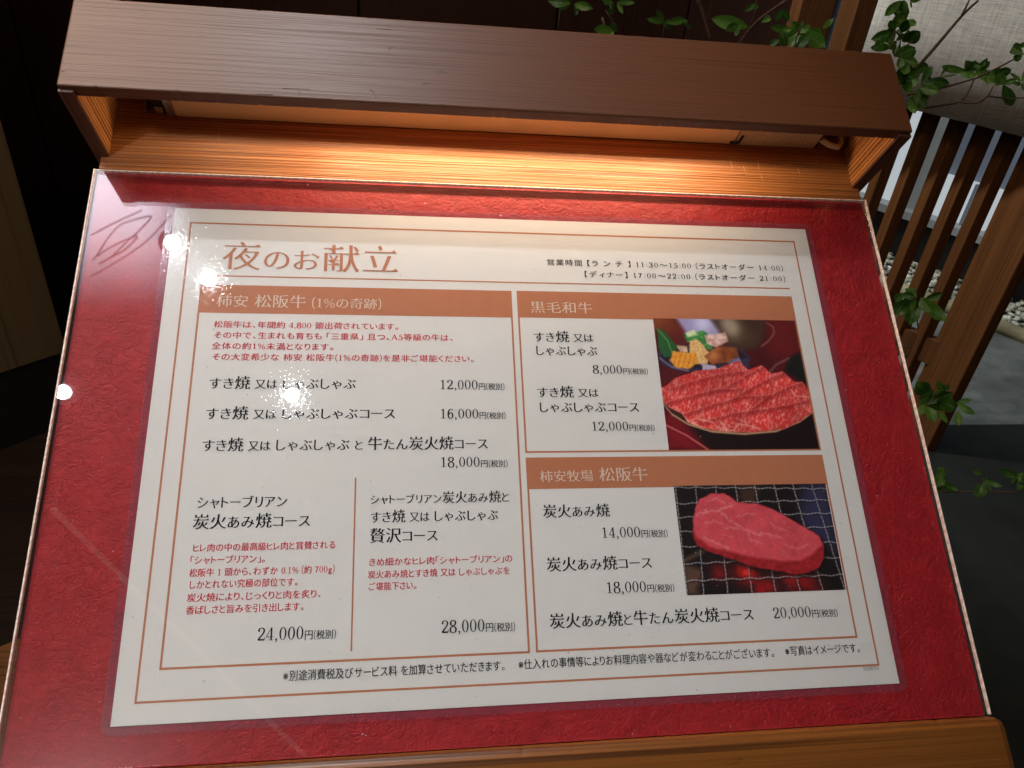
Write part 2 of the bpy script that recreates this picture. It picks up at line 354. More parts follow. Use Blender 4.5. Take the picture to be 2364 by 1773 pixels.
# ------------------------------------------------------------------ glyphs
_cache = {}
def flat(cu):
    loops = []
    for sp in cu.splines:
        bp = sp.bezier_points; n = len(bp); pts = []
        for i in range(n):
            a, b = bp[i], bp[(i+1) % n]
            p0, p1, p2, p3 = a.co.xy, a.handle_right.xy, b.handle_left.xy, b.co.xy
            d = (p3-p0)
            straight = d.length < 1e-6 or (abs((p1-p0).cross(d)) < 1e-4*max(d.length, 1e-3) and abs((p2-p0).cross(d)) < 1e-4*max(d.length, 1e-3))
            ks = 1 if straight else 4
            for k in range(ks):
                t = k/ks; q = p0*(1-t)**3 + p1*3*t*(1-t)**2 + p2*3*t*t*(1-t) + p3*t**3
                if not pts or (Vector(q)-pts[-1]).length > 1e-4: pts.append(Vector(q))
        if len(pts) > 2 and (pts[0]-pts[-1]).length < 1e-4: pts.pop()
        if len(pts) > 2: loops.append(pts)
    return loops
def area(L): return .5*sum(L[i].cross(L[(i+1) % len(L)]) for i in range(len(L)))
def tess(loops, holes=True):
    V = []; Fc = []
    for L in loops:
        if area(L) < 0: L = L[::-1]
        Fc.append(list(range(len(V), len(V)+len(L)))); V += L
    r = delaunay_2d_cdt(V, [], Fc, 0, 1e-5)
    tris = []
    for f, og in zip(r[2], r[5]):
        if not og or (holes and len(og) % 2 == 0): continue
        for k in range(1, len(f)-1): tris.append((f[0], f[k], f[k+1]))
    return [tuple(v) for v in r[0]], tris
def font_glyph(ch, thin, serif, fat=0):
    d = bpy.data.curves.new('g', 'FONT'); d.body = ch; o = bpy.data.objects.new('g', d); COL.objects.link(o)
    dg = bpy.context.evaluated_depsgraph_get(); cu = o.to_curve(dg, apply_modifiers=False); L = flat(cu); o.to_curve_clear()
    bpy.data.objects.remove(o); bpy.data.curves.remove(d)
    if not L: return [], []
    sg = 1 if sum(area(l) for l in L) > 0 else -1
    out = []; flags = []
    for l in L:
        n = len(l); nm = []; ln = []
        for i in range(n):
            e = l[(i+1) % n]-l[i]; ln.append(e.length); nm.append(Vector((e.y, -e.x)).normalized()*sg if e.length > 0 else Vector((0, 0)))
        new = []
        for i in range(n):
            a, b = nm[i-1], nm[i]; s = a.y if abs(a.y) > abs(b.y) else b.y
            if a.y*b.y < 0 and min(abs(a.y), abs(b.y)) > .5: s = 0
            sx = a.x if abs(a.x) > abs(b.x) else b.x
            if a.x*b.x < 0 and min(abs(a.x), abs(b.x)) > .5: sx = 0
            new.append(Vector((l[i].x + fat*sx, l[i].y - thin*s)))
        if serif:
            for i in range(n):
                if nm[i].x > .93 and .035 < ln[i] < .11 and abs(nm[i-1].y) > .93 and abs(nm[(i+1) % n].y) > .93 and nm[i-1].y*nm[(i+1) % n].y < 0 and ln[i-1] > .1 and ln[(i+1) % n] > .1:
                    pa, pb = new[i], new[(i+1) % n]; top = pa if pa.y > pb.y else pb; bot = pb if pa.y > pb.y else pa
                    flags.append([Vector((top.x-.15, top.y-.006)), Vector((top.x+.005, bot.y+.004)), Vector((top.x-.045, top.y+.062))])
        out.append(new)
    cd = bpy.data.curves.new('g', 'CURVE'); cd.dimensions = '2D'; cd.fill_mode = 'BOTH'
    for l in out:
        sp = cd.splines.new('POLY'); sp.points.add(len(l)-1); sp.use_cyclic_u = True
        for k, p in enumerate(l): sp.points[k].co = (p.x, p.y, 0, 1)
    co = bpy.data.objects.new('g', cd); COL.objects.link(co); dg = bpy.context.evaluated_depsgraph_get(); me = co.evaluated_get(dg).to_mesh()
    V = [(v.co.x, v.co.y) for v in me.vertices]; T = []
    for p in me.polygons:
        vs = list(p.vertices)
        for k in range(1, len(vs)-1): T.append((vs[0], vs[k], vs[k+1]))
    co.evaluated_get(dg).to_mesh_clear(); bpy.data.objects.remove(co); bpy.data.curves.remove(cd)
    if fat == 0:
        d = .010 if thin <= 0 else .017 if thin < .012 else .006
        nv = len(V); nt = len(T); V = [(x-d, y) for x, y in V] + [(x+d, y) for x, y in V]; T = T + [(a+nv, b+nv, c+nv) for a, b, c in T]
        zs = [0.0]*nv + [.003]*nv
    else: zs = [0.0]*len(V)
    for f in flags:
        b = len(V); V += [tuple(p) for p in f]; zs += [.006]*3; T.append((b, b+1, b+2))
    return [(v[0], v[1], z) for v, z in zip(V, zs)], T
# serif figures drawn with a broad pen
PEN = [1, 0]
def pen(path, wx=.105, wy=.034, k=7, cap=False):
    wx = wx*PEN[0]; wy = wy+PEN[1]
    P = smoothpath([(x, y, 0) for x, y in path], k) if len(path) > 2 else [Vector((x, y, 0)) for x, y in path]
    Lf, Rt = [], []
    for i, p in enumerate(P):
        d = (P[min(i+1, len(P)-1)]-P[max(i-1, 0)]).normalized(); n = Vector((-d.y, d.x, 0))
        h = .5*math.sqrt((wx*n.x)**2+(wy*n.y)**2)
        Lf.append((p+n*h).xy); Rt.append((p-n*h).xy)
    return [[Lf[i], Lf[i+1], Rt[i+1], Rt[i]] for i in range(len(P)-1)]
def ell(cx, cy, rx, ry, n=26): return [Vector((cx+rx*math.cos(2*PI*k/n), cy+ry*math.sin(2*PI*k/n))) for k in range(n)]
def dig(ch):
    R = lambda x0, y0, x1, y1: [Vector((x0, y0)), Vector((x1, y0)), Vector((x1, y1)), Vector((x0, y1))]
    if ch == '0': return [ell(.27, .36, .225, .37), ell(.27, .36, .125, .338)], True, .54
    if ch == '1': return [R(.215, .0, .315, .70), R(.10, 0, .43, .034), [Vector((.10, .60)), Vector((.10, .634)), Vector((.25, .72)), Vector((.315, .72)), Vector((.315, .62)), Vector((.215, .62))]], False, .54
    if ch == '2': return [pen([(.09, .53), (.12, .64), (.25, .71), (.39, .66), (.43, .54), (.37, .39), (.22, .22), (.07, .05)]), R(.055, .0, .47, .085), pen([(.455, .04), (.48, .12), (.485, .17)], .05, .03), ell(.115, .54, .05, .05, 12)], False, .54
    if ch == '3': return [pen([(.08, .60), (.15, .69), (.27, .71), (.39, .64), (.40, .50), (.32, .41), (.20, .385)]), pen([(.20, .385), (.36, .35), (.43, .22), (.37, .06), (.22, .0), (.08, .06), (.06, .14)])], False, .54
    if ch == '4': return [R(.31, 0, .405, .72), R(.03, .17, .50, .205), pen([(.045, .19), (.345, .70)], .04, .04), R(.22, 0, .49, .03)], False, .54
    if ch == '5': return [R(.11, .63, .43, .71), R(.11, .36, .14, .68), pen([(.125, .38), (.26, .45), (.40, .38), (.43, .22), (.36, .06), (.22, .0), (.08, .05), (.07, .13)])], False, .54
    if ch == '6': return [pen([(.44, .64), (.34, .71), (.21, .66), (.12, .50), (.10, .28), (.15, .08), (.27, .0), (.40, .07), (.44, .22), (.39, .38), (.27, .43), (.15, .34)])], False, .54
    if ch == '7': return [R(.06, .635, .47, .71), pen([(.45, .66), (.30, .40), (.22, .15), (.21, 0)], .10, .05), R(.06, .52, .085, .68)], False, .54
    if ch == '8': return [pen([(.27, .38), (.13, .46), (.11, .58), (.18, .69), (.28, .715), (.39, .68), (.43, .57), (.39, .46), (.27, .38)]), pen([(.27, .38), (.11, .29), (.075, .16), (.14, .03), (.27, -.01), (.41, .04), (.46, .17), (.42, .29), (.27, .38)])], False, .54
    if ch == '9': return [pen([(.10, .08), (.20, .0), (.33, .05), (.42, .22), (.44, .44), (.39, .63), (.27, .715), (.14, .65), (.10, .50), (.15, .35), (.27, .29), (.40, .38)])], False, .54
    if ch == ',': return [ell(.13, .045, .055, .055, 14), pen([(.175, .04), (.16, -.06), (.08, -.13)], .05, .03)], False, .28
    if ch == '.': return [ell(.12, .045, .05, .05, 14)], False, .25
    if ch in ':：': return [ell(.15, .10, .05, .05, 12), ell(.15, .45, .05, .05, 12)], False, .30
    if ch in '(（': return [pen([(.27, .86), (.13, .66), (.10, .36), (.13, .06), (.27, -.13)], .07, .02)], False, .32
    if ch in ')）': return [pen([(.05, .86), (.19, .66), (.22, .36), (.19, .06), (.05, -.13)], .07, .02)], False, .32
    if ch == 'A': return [pen([(.09, 0), (.36, .70)], .05, .05), pen([(.35, .71), (.62, 0)], .11, .05), R(.17, .22, .53, .25), R(.0, 0, .2, .03), R(.5, 0, .76, .03)], False, .76
    if ch == '%': return [pen([tuple(v) for v in ell(.19, .52, .12, .175, 10)+ell(.19, .52, .12, .175, 10)[:1]], .06, .03, 2), pen([tuple(v) for v in ell(.63, .18, .12, .175, 10)+ell(.63, .18, .12, .175, 10)[:1]], .06, .03, 2), pen([(.16, -.02), (.66, .72)], .04, .04)], False, .82
    return None
HALF = '　'
def glyph(ch, thin, sans=False):
    key = (ch, thin, sans)
    if key in _cache: return _cache[key]
    if ch == ' ': r = ([], [], .33)
    elif ch == HALF: r = ([], [], 1.0)
    else:
        PEN[:] = [1.12, .03] if thin <= 0 else [1.05, .006]
        d = None if sans else dig(ch)
        if d:
            polys = []
            for q_ in d[0]: polys += q_ if isinstance(q_[0], list) else [q_]
            V, T = tess(polys, d[1]); r = ([(v[0], v[1], 0) for v in V], T, d[2])
        else:
            V, T = font_glyph(ch, thin, ord(ch) >= 0x4e00 and not sans and thin > .008, 0)
            adv = 1.0
            if V and not sans:
                xs = [v[0] for v in V]; w = max(xs)-min(xs)
                if ord(ch) < 0x4e00:            # kana and marks set proportionally
                    pad = .07; V = [(v[0]-min(xs)+pad, v[1], v[2]) for v in V]; adv = w+2*pad
                    if ch in '、。': adv = .55
            if sans and V: adv = max(v[0] for v in V)+.06
            r = (V, T, adv)
    _cache[key] = r; return r
def lettering(parent, segs, x0, x1, yb, size, mat, z=.52, thin=.017, sans=False, xfit=(.72, 1.12)):
    """one printed line: segs = [(text, relative size)], fitted between x0 and x1 (mm), baseline yb, size in mm"""
    items = []; tot = 0
    for txt, rs in segs:
        for ch in txt:
            V, T, adv = glyph(ch, (thin if size*rs > 5.6 else 0), sans); items.append((V, T, adv*rs*size, rs*size, ch)); tot += adv*rs*size
    f = (x1-x0)/tot; fx_ = min(max(f, xfit[0]), xfit[1]); extra = (x1-x0-tot*fx_)/max(1, len(items)-1)
    V, F = [], []; x = x0
    for gv, gt, adv, s, ch in items:
        b = len(V); dy = 0
        V += [((x+v[0]*s*fx_)*.001, (yb+dy+v[1]*s)*.001, (z+v[2])*.001) for v in gv]; F += [(b+a, b+c, b+d) for a, c, d in gt]
        x += adv*fx_+extra
    if not V: return None
    me = bpy.data.meshes.new('lettering'); me.from_pydata(V, [], F); me.materials.append(mat)
    o = bpy.data.objects.new('lettering', me); COL.objects.link(o); o.parent = parent; return o

# ------------------------------------------------------------------ the menu sheet
ms = thing('menu_sheet', 'laminated white Japanese menu sheet with tan headings and two meat photographs', 'menu', BOARD)
def pz(x, y): return .12 + .10*mnoise.noise(Vector((x*.012, y*.01, 9)))
beam('paper', (-210, 210), (-148.5, 148.5), (.02, .30), M_paper, ms, 0, .05)
def rects(name, R, mat, z, parent=ms):
    V, F = [], []
    for k, (x0, y0, x1, y1) in enumerate(R):
        b = len(V); V += [(x0*.001, y0*.001, z*.001), (x1*.001, y0*.001, z*.001), (x1*.001, y1*.001, z*.001), (x0*.001, y1*.001, z*.001)]; F.append((b, b+1, b+2, b+3))
    return mesh_obj(name, V, F, mat, parent)
def frame(name, x0, y0, x1, y1, w, mat, z):
    return rects(name, [(x0, y0, x1, y0+w), (x0, y1-w, x1, y1), (x0, y0+w, x0+w, y1-w), (x1-w, y0+w, x1, y1-w)], mat, z)
frame('outer_border', -200.1, -138.7, 200.1, 138.7, 1.1, M_print, .36)
rects('title_rule', [(-189.5, 101.0, 189.8, 101.9)], M_print, .36)
def boxed(x0, x1, yt, yh, yb):
    frame('box_border', x0, yb, x1, yh, 1.15, M_print, .36)
    rects('heading_band', [(x0, yh+.01, x1, yt)], M_print, .37)
boxed(-190, -.4, 95.3, 77.6, -123.4)
boxed(2.9, 190, 95.5, 77.8, -11.8)
boxed(2.9, 190, -14.6, -32.4, -123.2)
rects('divider_rule', [(-95.5, -118.4, -94.6, -25.3)], M_print, .36)

TX = [ # (left point, right point, em size mm, colour, segments)
 ((-179.4,105.5), (-71.0,106.4), 21.5, 'P', [('夜', 1), ('のお', .76), ('献立', 1)]),
 ((-179.9,80.4), (-81.7,80.7), 9.6, 'C', [('柿安', .92), (' ', 1), ('松阪牛', 1), (' (1%の奇跡)', .84)]),
 ((-180.1,66.9), (-70.8,66.7), 4.9, 'R', [('松阪牛は、年間約 4,800 頭出荷されています。', 1)]),
 ((-179.7,59.7), (-37.5,59.9), 4.9, 'R', [('その中で、生まれも育ちも 「三重県」 且つ、A5等級の牛は、', 1)]),
 ((-180.1,52.7), (-109.3,52.9), 4.9, 'R', [('全体の約1%未満となります。', 1)]),
 ((-179.5,45.7), (-25.0,46.0), 4.9, 'R', [('その大変希少な 柿安 松阪牛(1%の奇跡)を是非ご堪能ください。', 1)]),
 ((-179.8,27.5), (-95.7,28.3), 9.0, 'K', [('すき', .86), ('焼', 1), (' 又は ', .74), ('しゃぶしゃぶ', .84)]),
 ((-180.0,9.0), (-72.6,9.8), 9.0, 'K', [('すき', .86), ('焼', 1), (' 又は ', .74), ('しゃぶしゃぶコース', .84)]),
 ((-180.3,-9.6), (-18.6,-9.1), 9.0, 'K', [('すき', .86), ('焼', 1), (' 又は ', .74), ('しゃぶしゃぶ', .84), (' と ', .74), ('牛', 1), ('たん', .84), ('炭火焼', 1), ('コース', .84)]),
 ((-47.0,28.0), (-7.5,28.4), 8.2, 'K', [('12,000', 1), ('円', .60), ('(税別)', .56)]),
 ((-47.1,9.7), (-7.6,9.8), 8.2, 'K', [('16,000', 1), ('円', .60), ('(税別)', .56)]),
 ((-47.3,-19.7), (-7.7,-19.9), 8.2, 'K', [('18,000', 1), ('円', .60), ('(税別)', .56)]),
 ((-179.9,-41.3), (-131.5,-41.7), 7.4, 'K', [('シャトーブリアン', 1)]),
 ((-180.9,-52.6), (-118.5,-52.7), 9.0, 'K', [('炭火', 1), ('あみ', .84), ('焼', 1), ('コース', .84)]),
 ((-179.6,-64.5), (-104.8,-65.1), 4.7, 'R', [('ヒレ肉の中の最高級ヒレ肉と賞賛される', 1)]),
 ((-180.4,-71.2), (-141.2,-71.3), 4.7, 'R', [('「シャトーブリアン」。', 1)]),
 ((-180.1,-77.6), (-104.8,-78.0), 4.7, 'R', [('松阪牛 1 頭から、わずか 0.1% (約 700g)', 1)]),
 ((-179.5,-83.7), (-123.5,-84.2), 4.7, 'R', [('しかとれない究極の部位です。', 1)]),
 ((-180.2,-90.4), (-111.0,-90.7), 4.7, 'R', [('炭火焼により、じっくりと肉を炙り、', 1)]),
 ((-180.0,-96.6), (-119.7,-97.0), 4.7, 'R', [('香ばしさと旨みを引き出します。', 1)]),
 ((-143.3,-110.9), (-103.0,-111.5), 8.8, 'K', [('24,000', 1), ('円', .60), ('(税別)', .56)]),
 ((-86.9,-40.8), (-7.6,-41.0), 8.0, 'K', [('シャトーブリアン', .74), ('炭火', .95), ('あみ', .8), ('焼', .95), ('と', .8)]),
 ((-86.8,-51.0), (-14.2,-51.5), 8.0, 'K', [('すき', .86), ('焼', 1), (' 又は ', .78), ('しゃぶしゃぶ', .86)]),
 ((-86.8,-62.5), (-48.6,-62.2), 9.0, 'K', [('贅沢', 1), ('コース', .84)]),
 ((-87.0,-74.8), (-7.4,-74.9), 4.7, 'R', [('きめ細かなヒレ肉「シャトーブリアン」の', 1)]),
 ((-87.4,-81.3), (-9.2,-81.6), 4.7, 'R', [('炭火あみ焼とすき焼 又は しゃぶしゃぶを', 1)]),
 ((-87.0,-87.5), (-60.4,-88.1), 4.7, 'R', [('ご堪能下さい。', 1)]),
 ((-48.0,-110.8), (-7.7,-111.5), 8.8, 'K', [('28,000', 1), ('円', .60), ('(税別)', .56)]),
 ((-129.4,-131.0), (-13.9,-131.9), 5.6, 'K', [('※別途消費税及びサービス料 を加算させていただきます。', 1)]),
 ((-7.4,-131.1), (138.6,-131.6), 5.6, 'K', [('※仕入れの事情等によりお料理内容や器などが変わることがございます。', 1)]),
 ((144.3,-131.0), (190.5,-131.2), 5.6, 'K', [('※写真はイメージです。', 1)]),
 ((189.4,-140.9), (199.3,-140.9), 3.0, 'G', [('20200701', 1)]),
 ((10.9,79.9), (51.8,80.2), 9.0, 'C', [('黒毛和牛', 1)]),
 ((11.7,59.5), (50.8,60.3), 8.6, 'K', [('すき', .86), ('焼', 1), (' 又は', .76)]),
 ((12.8,50.4), (52.7,51.0), 8.6, 'K', [('しゃぶしゃぶ', .88)]),
 ((48.0,38.5), (83.8,39.2), 7.8, 'K', [('8,000', 1), ('円', .60), ('(税別)', .56)]),
 ((11.7,22.8), (51.0,23.1), 8.6, 'K', [('すき', .86), ('焼', 1), (' 又は', .76)]),
 ((12.8,13.3), (75.8,13.5), 8.6, 'K', [('しゃぶしゃぶコース', .88)]),
 ((44.1,1.7), (83.9,1.8), 7.8, 'K', [('12,000', 1), ('円', .60), ('(税別)', .56)]),
 ((10.6,-29.2), (76.4,-29.9), 9.4, 'C', [('柿安牧場', .8), (' ', 1), ('松阪牛', 1)]),
 ((11.1,-50.4), (50.9,-50.6), 8.6, 'K', [('炭火', 1), ('あみ', .84), ('焼', 1)]),
 ((44.6,-62.5), (84.4,-62.8), 8.2, 'K', [('14,000', 1), ('円', .60), ('(税別)', .56)]),
 ((11.3,-80.7), (73.3,-80.8), 8.8, 'K', [('炭火', 1), ('あみ', .84), ('焼', 1), ('コース', .84)]),
 ((44.5,-93.3), (84.6,-93.7), 8.2, 'K', [('18,000', 1), ('円', .60), ('(税別)', .56)]),
 ((11.1,-111.2), (129.8,-111.4), 8.8, 'K', [('炭火', 1), ('あみ', .84), ('焼', 1), ('と', .8), ('牛', 1), ('たん', .84), ('炭火焼', 1), ('コース', .84)]),
 ((141.0,-110.7), (180.7,-110.7), 8.2, 'K', [('20,000', 1), ('円', .60), ('(税別)', .56)]),
 ((23.7,113.7), (187.8,115.5), 5.0, 'K', [('営業時間 【ラ ン チ 】 11：30〜15：00 （ラストオーダー 14：00）', 1)]),
 ((48.1,105.9), (188.0,107.0), 5.0, 'K', [('【ディナー】 17：00〜22：00 （ラストオーダー 21：00）', 1)]),
]
MATS = {'P': M_print, 'C': M_cream, 'R': M_redink, 'K': M_ink, 'G': M_greyink}
for (xa_, ya_), (xb_, yb_), size, c, segs in TX:
    lettering(ms, segs, xa_, xb_, (ya_+yb_)/2 + .07*size*max(r for _, r in segs)*(0 if c == 'G' or segs[0][0][0].isdigit() else 1), size, MATS[c], thin=.018 if size > 15 else .013 if c == 'C' else .010, sans=(c == 'G'))

# ---- the two printed photographs: colour stored on a fine mesh, painted from soft shapes
class Canvas:
    def __init__(s, x0, x1, yb, yt, step=.3):
        s.nx = int((x1-x0)/step)+1; s.ny = int((yt-yb)/step)+1
        s.X, s.Y = np.meshgrid(np.linspace(x0, x1, s.nx), np.linspace(yt, yb, s.ny)); s.C = np.zeros((s.ny, s.nx, 3)); s.box = (x0, x1, yb, yt)
    def fill(s, c): s.C[:] = np.array(c)/255
    def noise(s, sc, seed=0, oct=3, ax=1, rot=0):
        c, sn = math.cos(rot), math.sin(rot); U = (s.X*c+s.Y*sn)*sc*ax+seed*17.3; V = (-s.X*sn+s.Y*c)*sc+seed*5.1
        tot = 0; amp = 1; nm = 0
        for o in range(oct):
            r = np.random.default_rng(seed*10+o).random((256, 256)); iu = np.floor(U).astype(int); iv = np.floor(V).astype(int)
            fu = U-iu; fv = V-iv; fu = fu*fu*(3-2*fu); fv = fv*fv*(3-2*fv)
            a = r[iv % 256, iu % 256]; b = r[iv % 256, (iu+1) % 256]; cc = r[(iv+1) % 256, iu % 256]; d = r[(iv+1) % 256, (iu+1) % 256]
            tot = tot + amp*((a*(1-fu)+b*fu)*(1-fv)+(cc*(1-fu)+d*fu)*fv); nm += amp; amp *= .5; U = U*2; V = V*2
        return tot/nm
    def sdf(s, P, wob=0, seed=1):
        X, Y = s.X, s.Y
        if wob: X = X+(s.noise(.25, seed)-.5)*wob; Y = Y+(s.noise(.25, seed+3)-.5)*wob
        d = np.full(X.shape, 1e9); ins = np.zeros(X.shape, bool); n = len(P)
        for i in range(n):
            (ax, ay), (bx, by) = P[i], P[(i+1) % n]; ex, ey = bx-ax, by-ay; L = ex*ex+ey*ey+1e-12
            t = np.clip(((X-ax)*ex+(Y-ay)*ey)/L, 0, 1); d = np.minimum(d, np.hypot(X-ax-t*ex, Y-ay-t*ey))
            cnd = (ay > Y) != (by > Y); xi = ax+(Y-ay)*ex/(ey if abs(ey) > 1e-9 else 1e-9); ins ^= cnd & (X < xi)
        return np.where(ins, -d, d)
    def mask(s, P, soft=.5, wob=0, seed=1): return np.clip(.5-s.sdf(P, wob, seed)/(2*soft), 0, 1)
    def line(s, P, w, soft=.3, wob=0, seed=1):
        X, Y = s.X, s.Y
        if wob: X = X+(s.noise(.5, seed)-.5)*wob; Y = Y+(s.noise(.5, seed+3)-.5)*wob
        d = np.full(X.shape, 1e9)
        for (ax, ay), (bx, by) in zip(P[:-1], P[1:]):
            ex, ey = bx-ax, by-ay; t = np.clip(((X-ax)*ex+(Y-ay)*ey)/(ex*ex+ey*ey+1e-12), 0, 1); d = np.minimum(d, np.hypot(X-ax-t*ex, Y-ay-t*ey))
        return np.clip((w/2-d)/(2*soft)+.5, 0, 1)
    def blob(s, c, r): return np.exp(-((s.X-c[0])**2+(s.Y-c[1])**2)/(r*r))
    def mix(s, m, c): 
        c = np.array(c)/255 if not isinstance(c, np.ndarray) else c
        s.C = s.C*(1-m[..., None])+c*m[..., None]
    def build(s, name, parent, z=.38):
        nx, ny = s.nx, s.ny; idx = np.arange(nx*ny).reshape(ny, nx)
        F = np.stack([idx[1:, :-1], idx[1:, 1:], idx[:-1, 1:], idx[:-1, :-1]], -1).reshape(-1, 4)
        V = np.stack([s.X.ravel()*.001, s.Y.ravel()*.001, np.full(nx*ny, z*.001)], 1)
        me = bpy.data.meshes.new(name); me.vertices.add(nx*ny); me.vertices.foreach_set('co', V.ravel())
        me.loops.add(F.size); me.loops.foreach_set('vertex_index', F.ravel().astype(np.int32)); me.polygons.add(len(F)); me.polygons.foreach_set('loop_start', np.arange(0, F.size, 4, dtype=np.int32)); me.update(calc_edges=True)
        lin = np.clip(s.C, 0, 1); lin = np.where(lin <= .04045, lin/12.92, ((lin+.055)/1.055)**2.4)
        a = me.color_attributes.new('ink', 'FLOAT_COLOR', 'POINT'); a.data.foreach_set('color', np.concatenate([lin.reshape(-1, 3), np.ones((nx*ny, 1))], 1).ravel())
        me.materials.append(M_photo); o = bpy.data.objects.new(name, me); COL.objects.link(o); o.parent = parent; return o
tp = NT('photo_print'); pp = tp.pbr(None, .5, .3); at_ = tp.n('ShaderNodeAttribute', attribute_name='ink'); tp.l(at_, 'Color', pp, 'Base Color'); M_photo = tp.m

def grain(C, a=.03): C.C += (rng.random(C.X.shape)-.5)[..., None]*a
# photograph 1: plate of thinly sliced marbled beef, vegetables and pots behind
c = Canvas(91.2, 188.9, -10.8, 77.6); c.fill((84, 16, 24))
c.mix(np.clip((c.Y-55)/20, 0, 1)*np.clip((125-c.X)/30, 0, 1), (128, 62, 30))
c.mix(np.clip((c.noise(.06, 2)-.45)*2, 0, .5), (60, 8, 14))
c.mix(c.mask([(175.0,78.4), (189.6,78.0), (190.0,44.4), (166.1,53.2)], 6), (104, 22, 26))
c.mix(c.mask([(106.3,78.7), (133.1,78.5), (136.8,69.9), (134.9,64.2), (114.1,63.3), (110.7,70.7)], 1.6), (158, 150, 196))
c.mix(c.blob((124.3,74.3), 6), (205, 205, 235))
c.mix(c.mask([(130.2,77.7), (168.1,78.0), (166.6,69.2), (159.7,57.7), (147.7,55.3), (138.4,58.5), (135.0,68.8)], 1.8), (62, 42, 32))
c.mix(c.blob((144.5,70.0), 7)*.85, (168, 150, 128)); c.mix(c.blob((142.0,75.2), 6)*.7, (180, 165, 150)); c.mix(c.blob((154.7,64.4), 7)*.5, (90, 66, 48))
c.mix(c.line([(168.8,75.6), (172.8,72.8), (172.9,68.1), (167.7,62.3), (162.6,58.8)], 1.2, .6), (130, 78, 66))
c.mix(c.mask([(90.9,53.5), (101.6,58.7), (145.0,58.6), (153.6,50.8), (151.2,43.0), (120.6,40.0), (101.6,41.5), (93.6,45.3)], 1), (58, 50, 78))
c.mix(c.mask([(93.3,51.4), (101.4,57.0), (144.8,57.5), (151.4,50.8), (120.9,42.2), (101.9,43.7), (95.0,47.5)], .8), (34, 26, 40))
c.mix(c.line([(92.6,49.7), (99.8,43.7), (110.1,41.0)], .9, .5), (120, 116, 160))
c.mix(c.mask([(93.3,71.3), (98.4,67.7), (105.3,57.6), (101.2,50.9), (95.3,50.3), (92.7,56.9)], .7), (38, 92, 48)); c.mix(c.line([(93.6,69.9), (99.3,61.5), (101.0,53.6)], .8, .4), (96, 150, 84))
def patch(P, base, var, seed, sc=.35, soft=.6):
    m = c.mask(P, soft, 1.5, seed); n = c.noise(sc, seed)[..., None]; col = np.array(base)/255*(1-n)+np.array(var)/255*n; c.mix(m, np.clip(col*1.0, 0, 1))
patch([(110.7,66.7), (124.7,69.5), (130.7,61.9), (128.1,55.0), (119.0,59.4), (111.6,61.0)], (20, 90, 50), (120, 190, 100), 5, .6)
patch([(112.0,67.9), (118.2,69.7), (119.9,66.3), (113.1,64.5)], (230, 235, 200), (190, 210, 150), 6)
patch([(124.7,65.8), (138.7,68.2), (140.2,62.0), (132.2,57.3), (125.5,60.1)], (250, 235, 225), (180, 120, 110), 7, .5)
patch([(104.9,58.7), (111.2,58.2), (111.7,53.8), (106.4,53.7)], (235, 215, 190), (180, 140, 110), 8)
patch([(113.9,62.2), (119.4,63.1), (126.3,53.9), (123.5,45.5), (116.0,45.5), (112.6,53.8)], (250, 222, 160), (205, 150, 90), 9, .8)
patch([(101.6,54.2), (117.1,53.8), (117.8,47.1), (110.2,42.1), (101.4,43.7), (99.1,48.1)], (246, 186, 80), (215, 130, 40), 10, .9)
for k in range(5):
    a = Vector((104.2,53.1)); b_ = Vector((100.9,44.3)); off = Vector((k*3.1, -.2*k)); c.mix(c.line([tuple(a+off), tuple(b_+off)], .5, .35)*.8, (190, 110, 30))
for k in range(3):
    a = Vector((116.0,61.7)); b_ = Vector((117.7,46.0)); off = Vector((k*2.6, 0)); c.mix(c.line([tuple(a+off), tuple(b_+off)], .4, .35)*.7, (200, 150, 90))
patch([(122.7,51.6), (132.9,58.5), (145.3,57.5), (145.5,51.3), (137.7,46.8), (126.2,45.5)], (190, 110, 55), (90, 44, 24), 11, .3)
c.mix(c.blob((128.7,51.7), 4)*.6, (225, 150, 90)); c.mix(c.blob((137.7,54.0), 4)*.6, (120, 50, 20))
patch([(119.8,46.1), (128.8,45.0), (130.5,42.3), (119.6,41.1)], (225, 215, 225), (150, 140, 180), 12)
patch([(137.8,47.3), (146.0,51.3), (147.4,46.3), (140.3,42.9)], (160, 150, 180), (80, 70, 110), 13)
c.mix(c.mask([(180.1,51.1), (188.6,54.8), (192.2,44.4), (189.7,31.0), (181.0,37.6), (175.0,40.9)], 1.5), (24, 26, 24)); c.mix(c.line([(165.1,40.8), (170.3,45.9), (180.0,50.5)], 1.0, .7), (126, 100, 90))
